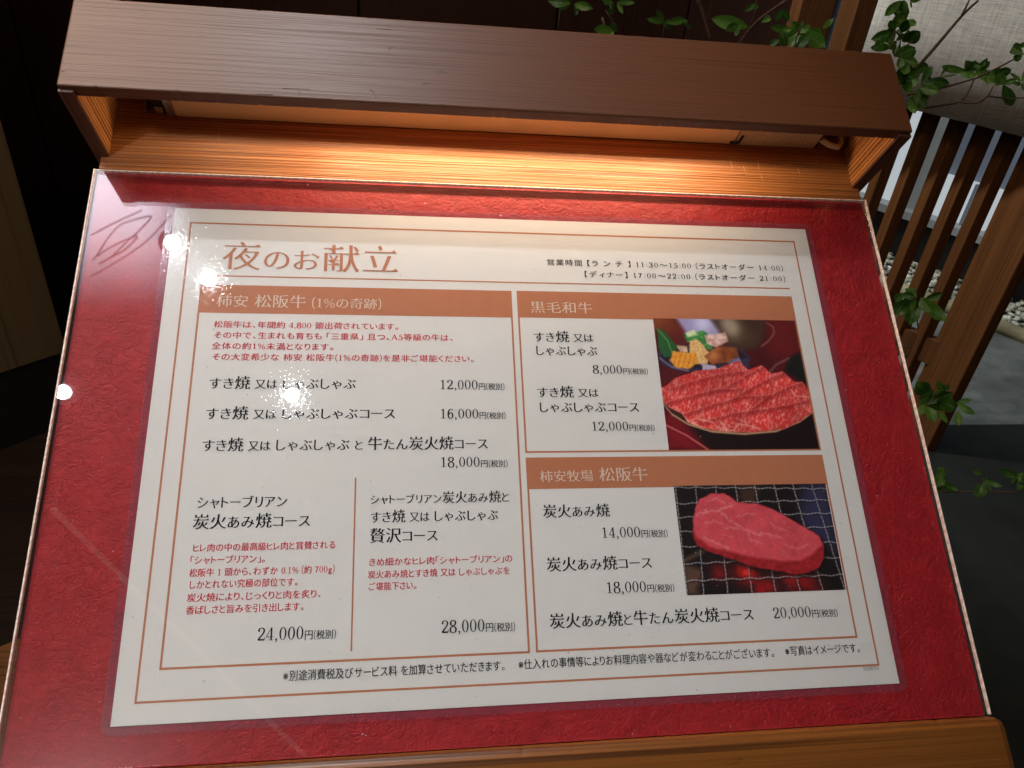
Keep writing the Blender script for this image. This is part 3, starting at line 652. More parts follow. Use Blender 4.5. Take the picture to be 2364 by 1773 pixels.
# table below, plate
c.mix(c.mask([(90.6,28.5), (194.7,14.6), (189.8,-12.4), (89.9,-11.5)], 1), (26, 8, 12))
c.mix(c.mask([(89.3,17.9), (103.5,7.4), (117.4,-11.7), (88.9,-11.5)], 3), (118, 14, 28))
c.mix(c.line([(90.9,5.3), (103.4,-1.4), (116.5,-11.0)], 1.0, .5), (205, 110, 110)); c.mix(c.line([(91.0,1.2), (100.0,-4.0), (108.3,-11.2)], 3, 2)*.5, (150, 30, 40))
rim = [(91.4,28.5), (90.7,18.9), (95.8,11.6), (105.3,5.1), (120.2,0.2), (140.8,-1.5), (162.3,0.2), (179.5,6.6), (190.1,13.5), (192.5,28.8), (142.0,39.6)]
c.mix(c.mask(rim, .5), (196, 160, 120)); c.mix(c.mask([(x, y+1.3) for x, y in rim], .5), (60, 26, 26))
meat = [(91.2,29.6), (95.7,31.9), (99.9,35.8), (115.4,41.1), (130.7,43.0), (145.5,48.3), (150.5,41.8), (160.4,45.5), (165.4,39.5), (173.9,41.1), (180.9,34.0), (186.1,34.1), (190.1,26.6), (189.6,13.5), (179.7,7.7), (168.0,2.4), (146.4,0.1), (125.5,0.8), (113.4,3.6), (105.5,6.8), (102.4,12.6), (96.3,15.6), (90.8,20.0)]
mm = c.mask(meat, .4, .8); mar = c.noise(1.3, 21, 3, .30, 1.15); mar2 = c.noise(.9, 22, 4, .5, -.5); big = c.noise(.08, 23)
fat = np.clip((mar-.50)*5, 0, 1)*.55 + np.clip((mar2-.56)*5, 0, 1)*.45
col = (np.array((208, 58, 56))/255)*(1-fat[..., None]) + (np.array((240, 172, 160))/255)*fat[..., None]; col = col*(.84+.34*big[..., None]); c.mix(mm, col)
folds = [[(96.5,29.6), (114.6,35.1), (131.2,39.5), (149.9,41.8)], [(124.3,28.6), (134.2,30.8), (146.0,37.4), (160.2,44.7)], [(138.5,23.8), (151.4,30.8), (163.2,36.4), (173.8,40.7)], [(147.8,15.2), (159.9,23.8), (173.0,29.8), (185.8,33.7)], [(91.6,19.5), (105.7,23.7), (125.3,28.6), (142.6,29.7)], [(103.2,12.6), (122.9,18.9), (142.8,24.3), (161.2,24.9)], [(113.9,7.3), (132.5,12.6), (148.7,14.7), (170.8,17.9), (189.1,22.2)]]
for fl_ in folds:
    c.mix(c.line([(x+.2, y-1.6) for x, y in fl_], 2.6, 1.3)*mm*.45, (128, 20, 28)); c.mix(c.line(fl_, .35, .35, .8)*mm*.5, (246, 176, 162))
for fl_ in ([(102.7,12.6), (104.1,7.4), (110.0,9.4)], [(126.4,6.8), (129.8,1.5), (136.0,1.0)], [(133.9,1.0), (138.8,5.7), (147.0,4.1), (151.9,1.4)], [(91.1,19.5), (97.2,14.7), (102.2,12.6), (106.6,6.8), (115.4,3.4)], [(177.1,28.7), (179.6,24.4), (188.2,23.3)], [(111.1,9.4), (120.2,7.3), (125.8,3.1)]):
    c.mix(c.line(fl_, .9, .5, 1.8)*mm*.7, (244, 196, 180))
c.C = np.clip(c.C*1.06, 0, 1); grain(c); c.build('food_photograph', ms)['label'] = 'printed photograph of marbled sliced beef on a plate'
# photograph 2: steak on a wire grill
c = Canvas(91.3, 188.4, -96.3, -32.9); c.fill((26, 18, 20))
c.mix(c.mask([(131.3,-32.3), (147.0,-32.5), (140.6,-43.8), (132.9,-43.6)], 2), (70, 46, 36)); c.mix(c.mask([(173.2,-32.9), (189.4,-33.1), (187.8,-74.3), (174.9,-65.7), (167.9,-55.0)], 4, 3), (52, 50, 84))
c.mix(c.mask([(89.9,-77.8), (102.1,-82.1), (98.0,-96.7), (91.7,-96.5)], 2, 3), (104, 74, 60)); c.mix(c.line([(92.2,-76.8), (105.7,-71.1)], 2.5, 1.2), (96, 72, 60))
for p_, r_, a_ in (((128.4,-84.9), 6, .9), ((138.8,-94.2), 6, .7), ((112.4,-84.4), 5, .5), ((157.2,-88.3), 7, .7), ((167.3,-93.1), 6, .5)): c.mix(np.clip(c.blob(p_, r_*1.15)*a_*(.6+.9*c.noise(.4, 31)), 0, 1), (214, 26, 26))
c.mix(c.blob((128.5,-84.4), 1.6), (250, 60, 50))
def wire(a, b, w, wav, seed):
    a, b = Vector(a), Vector(b); n = (b-a).length; d = (b-a)/n; pr = Vector((-d.y, d.x)); P = [tuple(a+d*(n*k/60)+pr*(wav*math.sin(k*.9+seed))) for k in range(61)]
    sh = .55+.45*np.sin((c.X*d.x+c.Y*d.y)*2.6+seed); c.mix(c.line([(x+.4, y-.5) for x, y in P], w*1.3, .4)*.6, (8, 6, 8)); m = c.line(P, w, .28); c.mix(m*(.6+.4*sh), (190, 188, 192))
for k, (a, b) in enumerate((((92.4,-32.8), (91.7,-96.5)), ((105.1,-32.6), (101.3,-96.9)), ((117.6,-32.8), (115.9,-96.9)), ((130.1,-32.8), (130.6,-96.9)), ((142.4,-33.0), (145.0,-96.8)), ((154.9,-32.9), (160.0,-96.7)), ((166.9,-32.9), (174.1,-96.5)), ((179.2,-33.0), (187.8,-96.3)))): wire(a, b, .62, .12, k)
for k, (a, b) in enumerate((((91.7,-33.8), (188.7,-36.2)), ((91.6,-43.7), (189.7,-43.0)), ((91.6,-51.8), (190.3,-51.1)), ((91.6,-60.3), (190.3,-59.4)), ((91.6,-68.9), (190.1,-68.6)), ((92.5,-78.6), (189.9,-77.7)), ((92.8,-88.3), (189.4,-87.7)))): wire(a, b, .6, .35, k*2)
body = [(102.5,-47.3), (106.1,-41.0), (113.7,-37.9), (121.5,-37.8), (126.7,-40.3), (130.1,-43.6), (140.6,-44.3), (151.2,-47.7), (159.3,-52.6), (169.4,-58.7), (178.3,-65.2), (180.0,-71.0), (178.0,-78.2), (174.2,-83.2), (167.6,-85.9), (158.6,-86.6), (147.0,-84.0), (134.3,-82.0), (121.1,-76.8), (108.8,-72.4), (100.8,-68.2), (99.5,-61.8), (100.5,-54.6)]
m = c.mask(body, .5, 1); c.mix(c.mask([(x+.6, y-1.6) for x, y in body], 1.4)*.7, (10, 5, 6)); c.mix(m, (166, 36, 44))
c.C += (m*(c.noise(.5, 41)-.5)*.28)[..., None]*np.array((1, .35, .35))
top = [(102.5,-47.3), (106.1,-41.0), (113.7,-37.9), (121.5,-37.8), (126.7,-40.3), (130.1,-43.6), (140.6,-44.3), (151.2,-47.7), (159.3,-52.6), (169.4,-58.7), (178.3,-65.2), (179.4,-69.9), (172.5,-75.0), (163.4,-78.8), (152.4,-78.7), (137.4,-76.7), (121.7,-72.8), (109.2,-69.4), (101.9,-63.9), (100.0,-59.7), (100.7,-54.6)]
mt = c.mask(top, .9, 1)*m; n1 = c.noise(.35, 43, 4); n2 = c.noise(.14, 44, 3)
col = np.array((214, 80, 92))/255*(.93+.16*n1[..., None]) + np.array((.10, .05, .06))*(n2[..., None]-.4); c.mix(mt, np.clip(col, 0, 1))
c.mix(np.clip((c.noise(.7, 46, 4)-.6)*4, 0, 1)*mt*.35, (236, 150, 150))
for v_, w_ in (([(102.6,-51.0), (108.9,-48.5), (116.7,-48.1), (126.0,-44.6)], 1.2), ([(118.7,-49.5), (123.4,-54.5), (128.4,-57.8), (134.6,-60.5), (141.7,-64.0)], .9), ([(107.9,-55.8), (113.6,-54.3), (118.8,-56.0)], .6), ([(129.3,-52.0), (134.0,-50.5), (140.6,-50.7)], .7), ([(133.6,-60.0), (134.8,-65.7), (142.0,-69.0)], .6), ([(137.5,-62.7), (146.4,-62.4), (152.6,-65.1)], .6), ([(148.7,-55.6), (151.3,-59.9), (157.8,-61.1)], .5), ([(104.7,-63.5), (111.8,-66.7), (119.9,-70.5)], .8), ([(117.9,-62.2), (124.1,-64.4)], .5), ([(110.9,-42.2), (117.7,-41.2), (121.8,-43.4)], .8), ([(155.2,-69.3), (162.5,-71.6), (169.6,-69.7)], .5), ([(120.7,-58.1), (128.2,-59.3)], .5)):
    c.mix(c.line(v_, w_*.55, .4, 3.0, 5)*mt*.6, (244, 182, 182)); c.mix(c.line(v_, w_*1.6, 1.1, 3.0, 6)*mt*.22, (236, 150, 154))
grain(c); c.build('food_photograph', ms)['label'] = 'printed photograph of a raw fillet steak on a wire grill'

# laminating film: rounded sheet, a little larger than the paper
def film():
    P = []; r = 5
    for (cx_, cy_, q0) in ((214.3-r, 152.6-r, 0), (-214.3+r, 152.6-r, 1), (-214.3+r, -152.6+r, 2), (214.3-r, -152.6+r, 3)):
        for k in range(7): a = (q0+k/6)*PI/2; P.append((cx_+r*math.cos(a), cy_+r*math.sin(a)))
    V = [(x*.001, y*.001, .00062) for x, y in P] + [(x*1.0006*.001, y*1.0006*.001, .0001) for x, y in P]; n = len(P)
    F = [(k, n+k, n+(k+1) % n, (k+1) % n) for k in range(n)]; b = len(V)
    V += [(sx*.210, sy*.1485, .00062) for sx, sy in ((1, 1), (-1, 1), (-1, -1), (1, -1))]
    for q in range(4):
        for k in range(6): F.append((q*7+k, q*7+k+1, b+q))
        F.append((q*7+6, (q*7+7) % 28, b+(q+1) % 4, b+q))
    mesh_obj('film_margin', V, F, M_rim, ms)
    return mesh_obj('laminating_film', [(x*.99995, y*.99995, z) for x, y, z in V[b:]], [(0, 1, 2, 3)], M_film, ms)
film()

# ------------------------------------------------------------------ setting
def emis(name, col, s):
    t = NT(name); e = t.n('ShaderNodeEmission'); e.inputs[0].default_value = col; e.inputs[1].default_value = s; t.l(e, 0, t.out, 'Surface'); return t
def quad(name, P, mat, kind='structure'):
    o = mesh_obj(name, P, [tuple(range(len(P)))], mat); 
    if kind: o['kind'] = kind
    return o
def stone(name, a, b, rough, sc=14):
    t = NT(name); p = t.pbr(None, rough, .4); mp = t.coords(); n = t.noise(mp, sc, 6, .6); r = t.ramp(n, 'Fac', [(.3, a), (.7, b)]); t.l(r, 'Color', p, 'Base Color')
    n2 = t.noise(mp, 160, 4); bb = t.bump(n2, 'Fac', .25, .002); t.l(bb, 'Normal', p, 'Normal'); return t.m
M_floor = stone('grey_concrete', srgb(96, 98, 94), srgb(124, 124, 118), .55)
M_slate_shade = stone('slate_and_floor_shade', srgb(24, 25, 20), srgb(36, 36, 30), .5)
quad('floor', [(-6, -4, 0), (8, -4, 0), (8, 9, 0), (-6, 9, 0)], M_floor)
quad('floor_shade_sheet', [(-3, -3, .004), (3.5, -3, .004), (3.5, 1.37, .004), (-3, 1.35, .004)], M_slate_shade)  # dark sheet stands in for the shadow on the near floor
# fence frame: runs away to the left; s along it, t behind it
FU = Vector((-.62562, .78, 0)).normalized(); FN = Vector((FU.y, -FU.x, 0)); F0 = Vector((1.50, 1.32, 0))
def FP(s, t, h): return F0 + FU*s + FN*t + Vector((0, 0, h))
def post_box(name, Q, a, b, h0, h1, mat, parent):
    x0, y1 = Q.x, Q.y; mw = None
    return beam(name, (x0, x0+a), (y1-b, y1), (h0, h1), mat, parent, 2, .003, scale=1)
M_fence = wood('brown_fence_wood', srgb(112, 68, 32), srgb(80, 45, 18), 'z', .003, .6, .25, .3, blotch=.35)
nt_ = M_fence.node_tree; pb_ = next(n for n in nt_.nodes if n.type == 'BSDF_PRINCIPLED'); src_ = pb_.inputs['Base Color'].links[0].from_socket
oi_ = nt_.nodes.new('ShaderNodeObjectInfo'); mr_ = nt_.nodes.new('ShaderNodeMapRange'); mr_.inputs['To Min'].default_value = .72; mr_.inputs['To Max'].default_value = 1.12; nt_.links.new(oi_.outputs['Random'], mr_.inputs['Value'])
vm_ = nt_.nodes.new('ShaderNodeVectorMath'); vm_.operation = 'SCALE'; nt_.links.new(src_, vm_.inputs[0]); nt_.links.new(mr_.outputs[0], vm_.inputs['Scale']); nt_.links.new(vm_.outputs[0], pb_.inputs['Base Color'])
fence = thing('slatted_fence', 'brown slatted timber fence with upright square slats and one broad end post', 'fence')
for tk in ((0.4921,0.6478), (0.4154,0.6712), (0.3439,0.6931), (0.2742,0.7144), (0.2091,0.7343), (0.1456,0.7537)):
    post_box('slat', FP(tk[0], 0, 0), .034, .037, .02, 2.5, M_fence, fence)
post_box('end_post', FP((0.0861,0.7719)[0], 0, 0), .032, .150, 0, 2.5, M_fence, fence)
ra, rb = (0.1788,0.2951), (0.0872,0.3064)
V = [tuple(FP(s_, t_, h_)) for s_ in (rb[0]-.05, rb[0]+.9) for t_, h_ in ((-.012, ra[1]), (.02, ra[1]), (.02, ra[1]-.075), (-.012, ra[1]-.075))]
mesh_obj('rail', V, [(0, 1, 2, 3), (7, 6, 5, 4), (0, 4, 5, 1), (1, 5, 6, 2), (2, 6, 7, 3), (3, 7, 4, 0)], M_fence, fence)
gate = thing('timber_posts', 'two tall dark red-brown timber uprights beside the linen blind', 'posts')
post_box('upright', FP((0.6434,1.068)[0], 0, 0), .055, .085, 0, 2.5, M_fence, gate)
post_box('upright', FP((0.7837,1.045)[0], 0, 0), .10, .062, 0, 2.5, M_fence, gate)

def linen():
    t = NT('grey_linen'); p = t.pbr(None, .85, .15); a = t.noise(t.coords((6, 6, .5)), 40, 3); b = t.noise(t.coords((.4, .4, 9)), 60, 3); n = t.noise(t.coords(), 3, 3)
    m = t.n('ShaderNodeMixRGB', blend_type='MIX'); m.inputs['Fac'].default_value = .6; t.l(a, 'Fac', m, 'Color1'); t.l(b, 'Fac', m, 'Color2')
    m2 = t.n('ShaderNodeMixRGB', blend_type='MIX'); m2.inputs['Fac'].default_value = .25; t.l(m, 0, m2, 'Color1'); t.l(n, 'Fac', m2, 'Color2')
    r = t.ramp(m2, 0, [(.36, srgb(128, 120, 110)), (.62, srgb(178, 170, 158))]); t.l(r, 'Color', p, 'Base Color'); bb = t.bump(m, 0, .3, .002); t.l(bb, 'Normal', p, 'Normal')
    return t.m
M_linen = linen()
bl = thing('linen_blind', 'grey woven linen blind hanging in front of the fence slats', 'blind')
sb0 = (0.4994,1.119)[0]; hb = (0.182,0.895)[1]
V = []; F = []; NX = 60; NZ = 8
for j in range(NZ+1):
    for i in range(NX+1):
        s_ = sb0-1.9*i/NX; h_ = hb+(2.5-hb)*j/NZ; V.append(tuple(FP(s_, -.12+.006*math.sin(s_*9)+.004*mnoise.noise(Vector((s_*3, h_*2, 0))), h_)))
for j in range(NZ):
    for i in range(NX): k = j*(NX+1)+i; F.append((k, k+1, k+NX+2, k+NX+1))
fab = mesh_obj('fabric', V, F, M_linen, bl, True); sm = fab.modifiers.new('thickness', 'SOLIDIFY'); sm.thickness = .003

# wall with lit windows seen through the slats
M_gwall = plain('grey_wall_paint', srgb(120, 126, 138), .7, .2, var=.08, scale=5)
M_win = emis('frosted_window_glow', (.86, .95, 1, 1), .50).m
M_sill = plain('pale_sill', srgb(150, 150, 148), .5, .3, var=.05, scale=10)
gw = thing('window_wall', 'grey wall with frosted lit windows seen between the fence slats', 'wall')
def kbox(name, s0, s1, h0, h1, t0, t1, mat, parent):
    V = [tuple(FP(s, t, h)) for s in (s0, s1) for t, h in ((t0, h0), (t1, h0), (t1, h1), (t0, h1))]
    return mesh_obj(name, V, [(3, 2, 1, 0), (4, 5, 6, 7), (0, 1, 5, 4), (1, 2, 6, 5), (2, 3, 7, 6), (3, 0, 4, 7)], mat, parent)
kbox('wall_face', -3, 4, .0, 3, 1.32, 1.5, M_gwall, gw)
kbox('window_pane', (0.6423,0.4501)[0], (0.8704,0.2788)[0], (0.7434,0.2268)[1], 2.3, 1.29, 1.318, M_win, gw)
kbox('window_pane', (0.3235,0.3687)[0], (0.5855,0.3148)[0], (0.5364,0.2261)[1], (0.5395,0.3979)[1], 1.29, 1.318, M_win, gw)
kbox('window_mullion', (0.4206,0.3371)[0], (0.4123,0.3398)[0], (0.5364,0.2261)[1], (0.5395,0.3979)[1], 1.27, 1.289, M_gwall, gw)
kbox('window_frame', (0.6073,0.4102)[0]-.02, (0.625,0.4049)[0]+.02, (0.5364,0.2261)[1], 2.3, 1.27, 1.319, M_sill, gw)
kbox('sill', (0.3235,0.3687)[0]-.4, (0.8704,0.2788)[0], (0.5238,0.1931)[1], (0.5364,0.2261)[1], 1.22, 1.319, M_sill, gw)
kbox('plinth', -3, 4, 0.004, (0.5238,0.1931)[1]-.002, 1.26, 1.319, M_black, gw)

# curb and gravel bed
nearc = Vector((2.11,1.99)).to_3d(); tn = (nearc-F0).dot(FN)
M_curb = plain('weathered_curb', srgb(158, 146, 112), .7, .25, var=.18, scale=18, bump=.3, bscale=120)
cb = tube('garden_curb', [FP(s, tn+.03+.004*mnoise.noise(Vector((s*3, 0, 0))), .018) for s in np.linspace(-2.2, 1.6, 40)], .028, M_curb, None, 10)
tag(cb, 'pale weathered round curb edging the gravel bed', 'curb')
V = []; F = []
ic = [(0, 0, 1), (.894, 0, .447), (.276, .851, .447), (-.724, .526, .447), (-.724, -.526, .447), (.276, -.851, .447), (.724, .526, -.447), (-.276, .851, -.447), (-.894, 0, -.447), (-.276, -.851, -.447), (.724, -.526, -.447), (0, 0, -1)]
fi = [(0, 1, 2), (0, 2, 3), (0, 3, 4), (0, 4, 5), (0, 5, 1), (1, 6, 2), (2, 7, 3), (3, 8, 4), (4, 9, 5), (5, 10, 1), (6, 7, 2), (7, 8, 3), (8, 9, 4), (9, 10, 5), (10, 6, 1), (11, 7, 6), (11, 8, 7), (11, 9, 8), (11, 10, 9), (11, 6, 10)]
for k in range(4200):
    s = random.uniform(-1.7, 1.0); t = tn+random.uniform(.05, .66); r = random.uniform(.010, .017); an = random.uniform(0, PI); h = random.uniform(.004, .022)
    P = FP(s, t, h); b = len(V); ca, sa = math.cos(an), math.sin(an); q = (random.uniform(.9, 1.5), random.uniform(.7, 1), random.uniform(.45, .7))
    for x, y, z in ic:
        x *= r*q[0]*random.uniform(.88, 1.12); y *= r*q[1]; z *= r*q[2]; V.append((P.x+x*ca-y*sa, P.y+x*sa+y*ca, P.z+z))
    F += [(b+i, b+j, b+l) for i, j, l in fi]
tg = NT('mixed_pebbles'); pg = tg.pbr(None, .6, .35); vo = tg.n('ShaderNodeTexVoronoi'); vo.inputs['Scale'].default_value = 34; tg.l(tg.coords(), 0, vo, 'Vector'); sp_ = tg.n('ShaderNodeSeparateColor'); tg.l(vo, 'Color', sp_, 'Color')
rg_ = tg.ramp(sp_, 0, [(0, srgb(96, 94, 86)), (.35, srgb(150, 146, 128)), (.7, srgb(196, 188, 164)), (1, srgb(226, 220, 204))]); tg.l(rg_, 'Color', pg, 'Base Color')
gv = mesh_obj('gravel', V, F, tg.m, smooth=True); gv['kind'] = 'stuff'; gv['label'] = 'bed of mixed grey and cream pebbles behind the curb'
gb = [tuple(FP(s, t, .003)) for s, t in ((-2.2, tn+.03), (1.6, tn+.03), (1.6, tn+.7), (-2.2, tn+.7))]
quad('gravel_base', gb, M_slate_shade)
quad('far_ground', [tuple(FP(s, t, .006)) for s, t in ((-3, tn+.66), (3, tn+.66), (3, 1.33), (-3, 1.33))], M_slate_shade)

# dark panelled wall behind, partition and step at the left
M_wallp = wood('dark_wall_veneer', srgb(72, 40, 28), srgb(48, 26, 19), 'z', .004, .5, .3, .2, blotch=.3)
pw = thing('panelled_wall', 'very dark brown wall of tall wooden panels behind the stand', 'wall')
WY = 3.0
sx_ = [-4.2, -3.2, (-1.896,0.5722)[0], (-1.521,0.4363)[0], (-0.2429,0.7998)[0], (0.5426,0.8514)[0], (1.083,0.8545)[0], 1.6]
for i in range(len(sx_)-1):
    beam('wall_panel', (sx_[i]+.004, sx_[i+1]-.004), (WY, WY+.03), (0.005, 2.6), M_wallp, pw, 2, .002, scale=1)
beam('backing', (-4.3, 1.7), (WY+.032, WY+.08), (0.005, 2.6), M_black, pw, 2, .002, scale=1)
M_khaki = wood('khaki_board', srgb(106, 86, 56), srgb(86, 68, 42), 'z', .02, .6, .2, .1, blotch=.25)
pt = thing('partition_board', 'dull khaki upright board in the dark at the left', 'board')
dl = Vector((-.752, -.659, 0)); p0 = Vector((-.905, 1.40, 0)); nn = Vector((.659, -.752, 0))
V = [tuple(p0+dl*a+nn*b+Vector((0, 0, z))) for a in (0, 1.3) for b, z in ((0, .22), (-.04, .22), (-.04, 2.3), (0, 2.3))]
mesh_obj('panel', V, [(0, 1, 2, 3), (7, 6, 5, 4), (0, 4, 5, 1), (1, 5, 6, 2), (2, 6, 7, 3), (3, 7, 4, 0)], M_khaki, pt)
V = [tuple(p0+dl*a+nn*b+Vector((0, 0, z))) for a in (.01, 1.29) for b, z in ((-.005, .004), (-.035, .004), (-.035, .218), (-.005, .218))]
mesh_obj('plinth', V, [(0, 1, 2, 3), (7, 6, 5, 4), (0, 4, 5, 1), (1, 5, 6, 2), (2, 6, 7, 3), (3, 7, 4, 0)], M_black, pt)
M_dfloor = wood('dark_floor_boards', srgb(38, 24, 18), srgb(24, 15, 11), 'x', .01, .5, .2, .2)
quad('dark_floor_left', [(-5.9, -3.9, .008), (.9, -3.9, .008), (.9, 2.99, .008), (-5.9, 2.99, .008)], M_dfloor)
st = thing('wooden_step', 'low brown timber step on the floor at the lower left', 'step')
d2 = Vector((-.85, -.52, 0)); e2 = Vector((.52, -.85, 0)); q0 = Vector((-.62, .70, 0))
V = [tuple(q0+d2*a+e2*b+Vector((0, 0, z))) for a in (0, 1.2) for b, z in ((0, .004), (.55, .004), (.55, .10), (0, .10))]
mesh_obj('tread', V, [(3, 2, 1, 0), (4, 5, 6, 7), (0, 1, 5, 4), (1, 2, 6, 5), (2, 3, 7, 6), (3, 0, 4, 7)], wood('step_wood', srgb(120, 76, 36), srgb(90, 54, 24), 'x', .01, .6, .3, .2), st)

# ceiling, its lit panel, downlights mirrored in the acrylic, and added unseen fills
M_ceil = plain('dark_ceiling_paint', srgb(60, 54, 52), .8, .1)
quad('ceiling', [(-6, -4, CEIL+.08), (-6, 9, CEIL+.08), (8, 9, CEIL+.08), (8, -4, CEIL+.08)], M_ceil)
M_white = plain('white_enamel', srgb(225, 225, 225), .4, .4)
M_lens = emis('lamp_lens', (.9, .97, 1, 1), 36).m
def downlight(x, y, label):  # also builds the added unseen fill lamps
    d = thing('downlight', label, 'ceiling lamp', Matrix.Translation((x, y, CEIL)), 'downlights and added fill lamps in the ceiling')
    disc('housing', .034, 0, .079, M_white, d, r2=.034); disc('lens', .018, -.006, -.0005, M_lens, d, r2=.018)
    return d
names = ['cool white downlight third from the left above the sheet', 'cool white downlight above the top corner of the menu', 'cool white downlight nearest the lit ceiling panel', 'leftmost cool white downlight', 'cool white downlight above the canopy', 'added unseen warm white fill lamp behind the viewer at the left', 'downlight above the gravel bed', 'added unseen fill lamp aimed at the linen blind']
for (xy, p_, to_), nm in zip(DOWN, names): downlight(xy[0], xy[1], nm)
tl = NT('panel_diffuser'); em = tl.n('ShaderNodeEmission'); em.inputs[0].default_value = (.9, .86, 1, 1); em.inputs[1].default_value = 6.0
tc_ = tl.n('ShaderNodeTexCoord'); sx3 = tl.n('ShaderNodeSeparateXYZ'); tl.l(tc_, 'Generated', sx3, 'Vector'); mr = tl.n('ShaderNodeMapRange', interpolation_type='SMOOTHSTEP'); mr.inputs['From Max'].default_value = .30; mr.inputs['To Max'].default_value = 11.0; tl.l(sx3, 'Y', mr, 'Value')
mr2 = tl.n('ShaderNodeMapRange', interpolation_type='SMOOTHSTEP'); mr2.inputs['From Min'].default_value = 1; mr2.inputs['From Max'].default_value = .82; tl.l(sx3, 'X', mr2, 'Value'); mu = tl.n('ShaderNodeMath', operation='MULTIPLY'); tl.l(mr, 0, mu, 0); tl.l(mr2, 0, mu, 1); tl.l(mu, 0, em, 'Strength'); cr_ = tl.ramp(sx3, 'Y', [(.28, (.90, .86, 1, 1)), (.44, (1.25, .95, .70, 1))]); tl.l(cr_, 'Color', em, 0)
tl.l(em, 0, tl.out, 'Surface')
lp = thing('light_panel', 'pale lilac luminous ceiling panel', 'ceiling light', Matrix.Translation((0, 0, CEIL+.05)))
px0, px1, py0, py1 = -1.35, (-0.5664,0.0635)[0], (-0.6919,-0.1973)[1], .95
beam('diffuser', (px0, px1), (py0, py1), (0, .02), tl.m, lp, 0, .004, scale=1)
fill_panel = thing('light_panel', 'added unseen neutral white fill light panel behind the viewer', 'ceiling light', Matrix.Translation((-1.5, -1.9, CEIL+.05)))  # unseen panel added to raise the overall light on the sheet
beam('diffuser', (-.7, .7), (-.3, .3), (0, .02), emis('fill_panel_glow', (.98, 1, .93, 1), 6.2).m, fill_panel, 0, .004, scale=1)
sl = thing('ceiling_light_slot', 'thin warm light slot in the ceiling', 'ceiling light', Matrix.Translation((0, 0, CEIL)))
tube('slot_tube', [tuple((-0.9553,-0.688)) + (0,), tuple((-0.3238,-1.502)) + (0,)], .007, emis('slot_glow', (1, .92, .75, 1), .35).m, sl, 6)
V = []; F = []
for P in ([(-0.8003,0.003), (-0.7493,0.0315), (-0.6826,0.0645)],
          [(-0.792,-0.044), (-0.7647,-0.005), (-0.7313,0.0301), (-0.6692,0.051), (-0.6648,0.0452), (-0.6898,0.0194), (-0.7188,-0.0076), (-0.7554,-0.043)],
          [(-0.8025,-0.0544), (-0.7536,-0.0207), (-0.7026,0.0029), (-0.7001,-0.0021), (-0.7302,-0.0302), (-0.7889,-0.0642)],
          [(-0.6156,0.0568), (-0.6783,-0.0085), (-0.7398,-0.0528), (-0.8108,-0.0954)]):
    tube('x', smoothpath([(x, y, 0) for x, y in P], 6), .0016, M_black, None, 6, join=(V, F))
wo = mesh_obj('wire_ornament', V, F, M_black, smooth=True, mw=Matrix.Translation((0, 0, CEIL))); tag(wo, 'looping dark wire ornament hanging under the lit ceiling panel', 'ornament')

# ------------------------------------------------------------------ shrub
def leafmat(name, a, b):
    t = NT(name); p = t.pbr(None, .45, .4); n = t.noise(t.coords(kind='Generated'), 3, 3); oi = t.n('ShaderNodeObjectInfo'); mx = t.n('ShaderNodeMixRGB'); mx.inputs['Fac'].default_value = .5; t.l(n, 'Fac', mx, 'Color1'); t.l(oi, 'Random', mx, 'Color2')
    r = t.ramp(mx, 0, [(.25, a), (.75, b)]); t.l(r, 'Color', p, 'Base Color')
    at = t.n('ShaderNodeAttribute', attribute_name='rib'); rr_ = t.ramp(at, 'Fac', [(.72, g(0)), (1, g(.55))]); mr = t.n('ShaderNodeMixRGB'); t.l(rr_, 'Color', mr, 'Fac'); t.l(r, 'Color', mr, 'Color1'); mr.inputs['Color2'].default_value = srgb(120, 160, 90); t.l(mr, 0, p, 'Base Color')
    bb = t.bump(n, 'Fac', .5, .002); t.l(bb, 'Normal', p, 'Normal')
    tr = t.n('ShaderNodeBsdfTranslucent'); t.l(r, 'Color', tr, 'Color'); ms_ = t.n('ShaderNodeMixShader'); ms_.inputs['Fac'].default_value = .3; t.l(p, 0, ms_, 1); t.l(tr, 0, ms_, 2); t.l(ms_, 0, t.out, 'Surface'); return t.m
M_leaf = leafmat('green_leaf', srgb(42, 80, 22), srgb(98, 142, 50))
M_twig = plain('dark_twig', srgb(86, 62, 50), .6, .3, var=.2, scale=60)
M_twigg = plain('green_twig', srgb(130, 125, 80), .6, .3)
shrub = thing('garden_shrub', 'slender green shrub with whorled oval leaves behind the stand and before the blind', 'shrub', Matrix.Translation((1.12, 1.12, 0)))
shrub_inv = shrub.matrix_world.inverted()
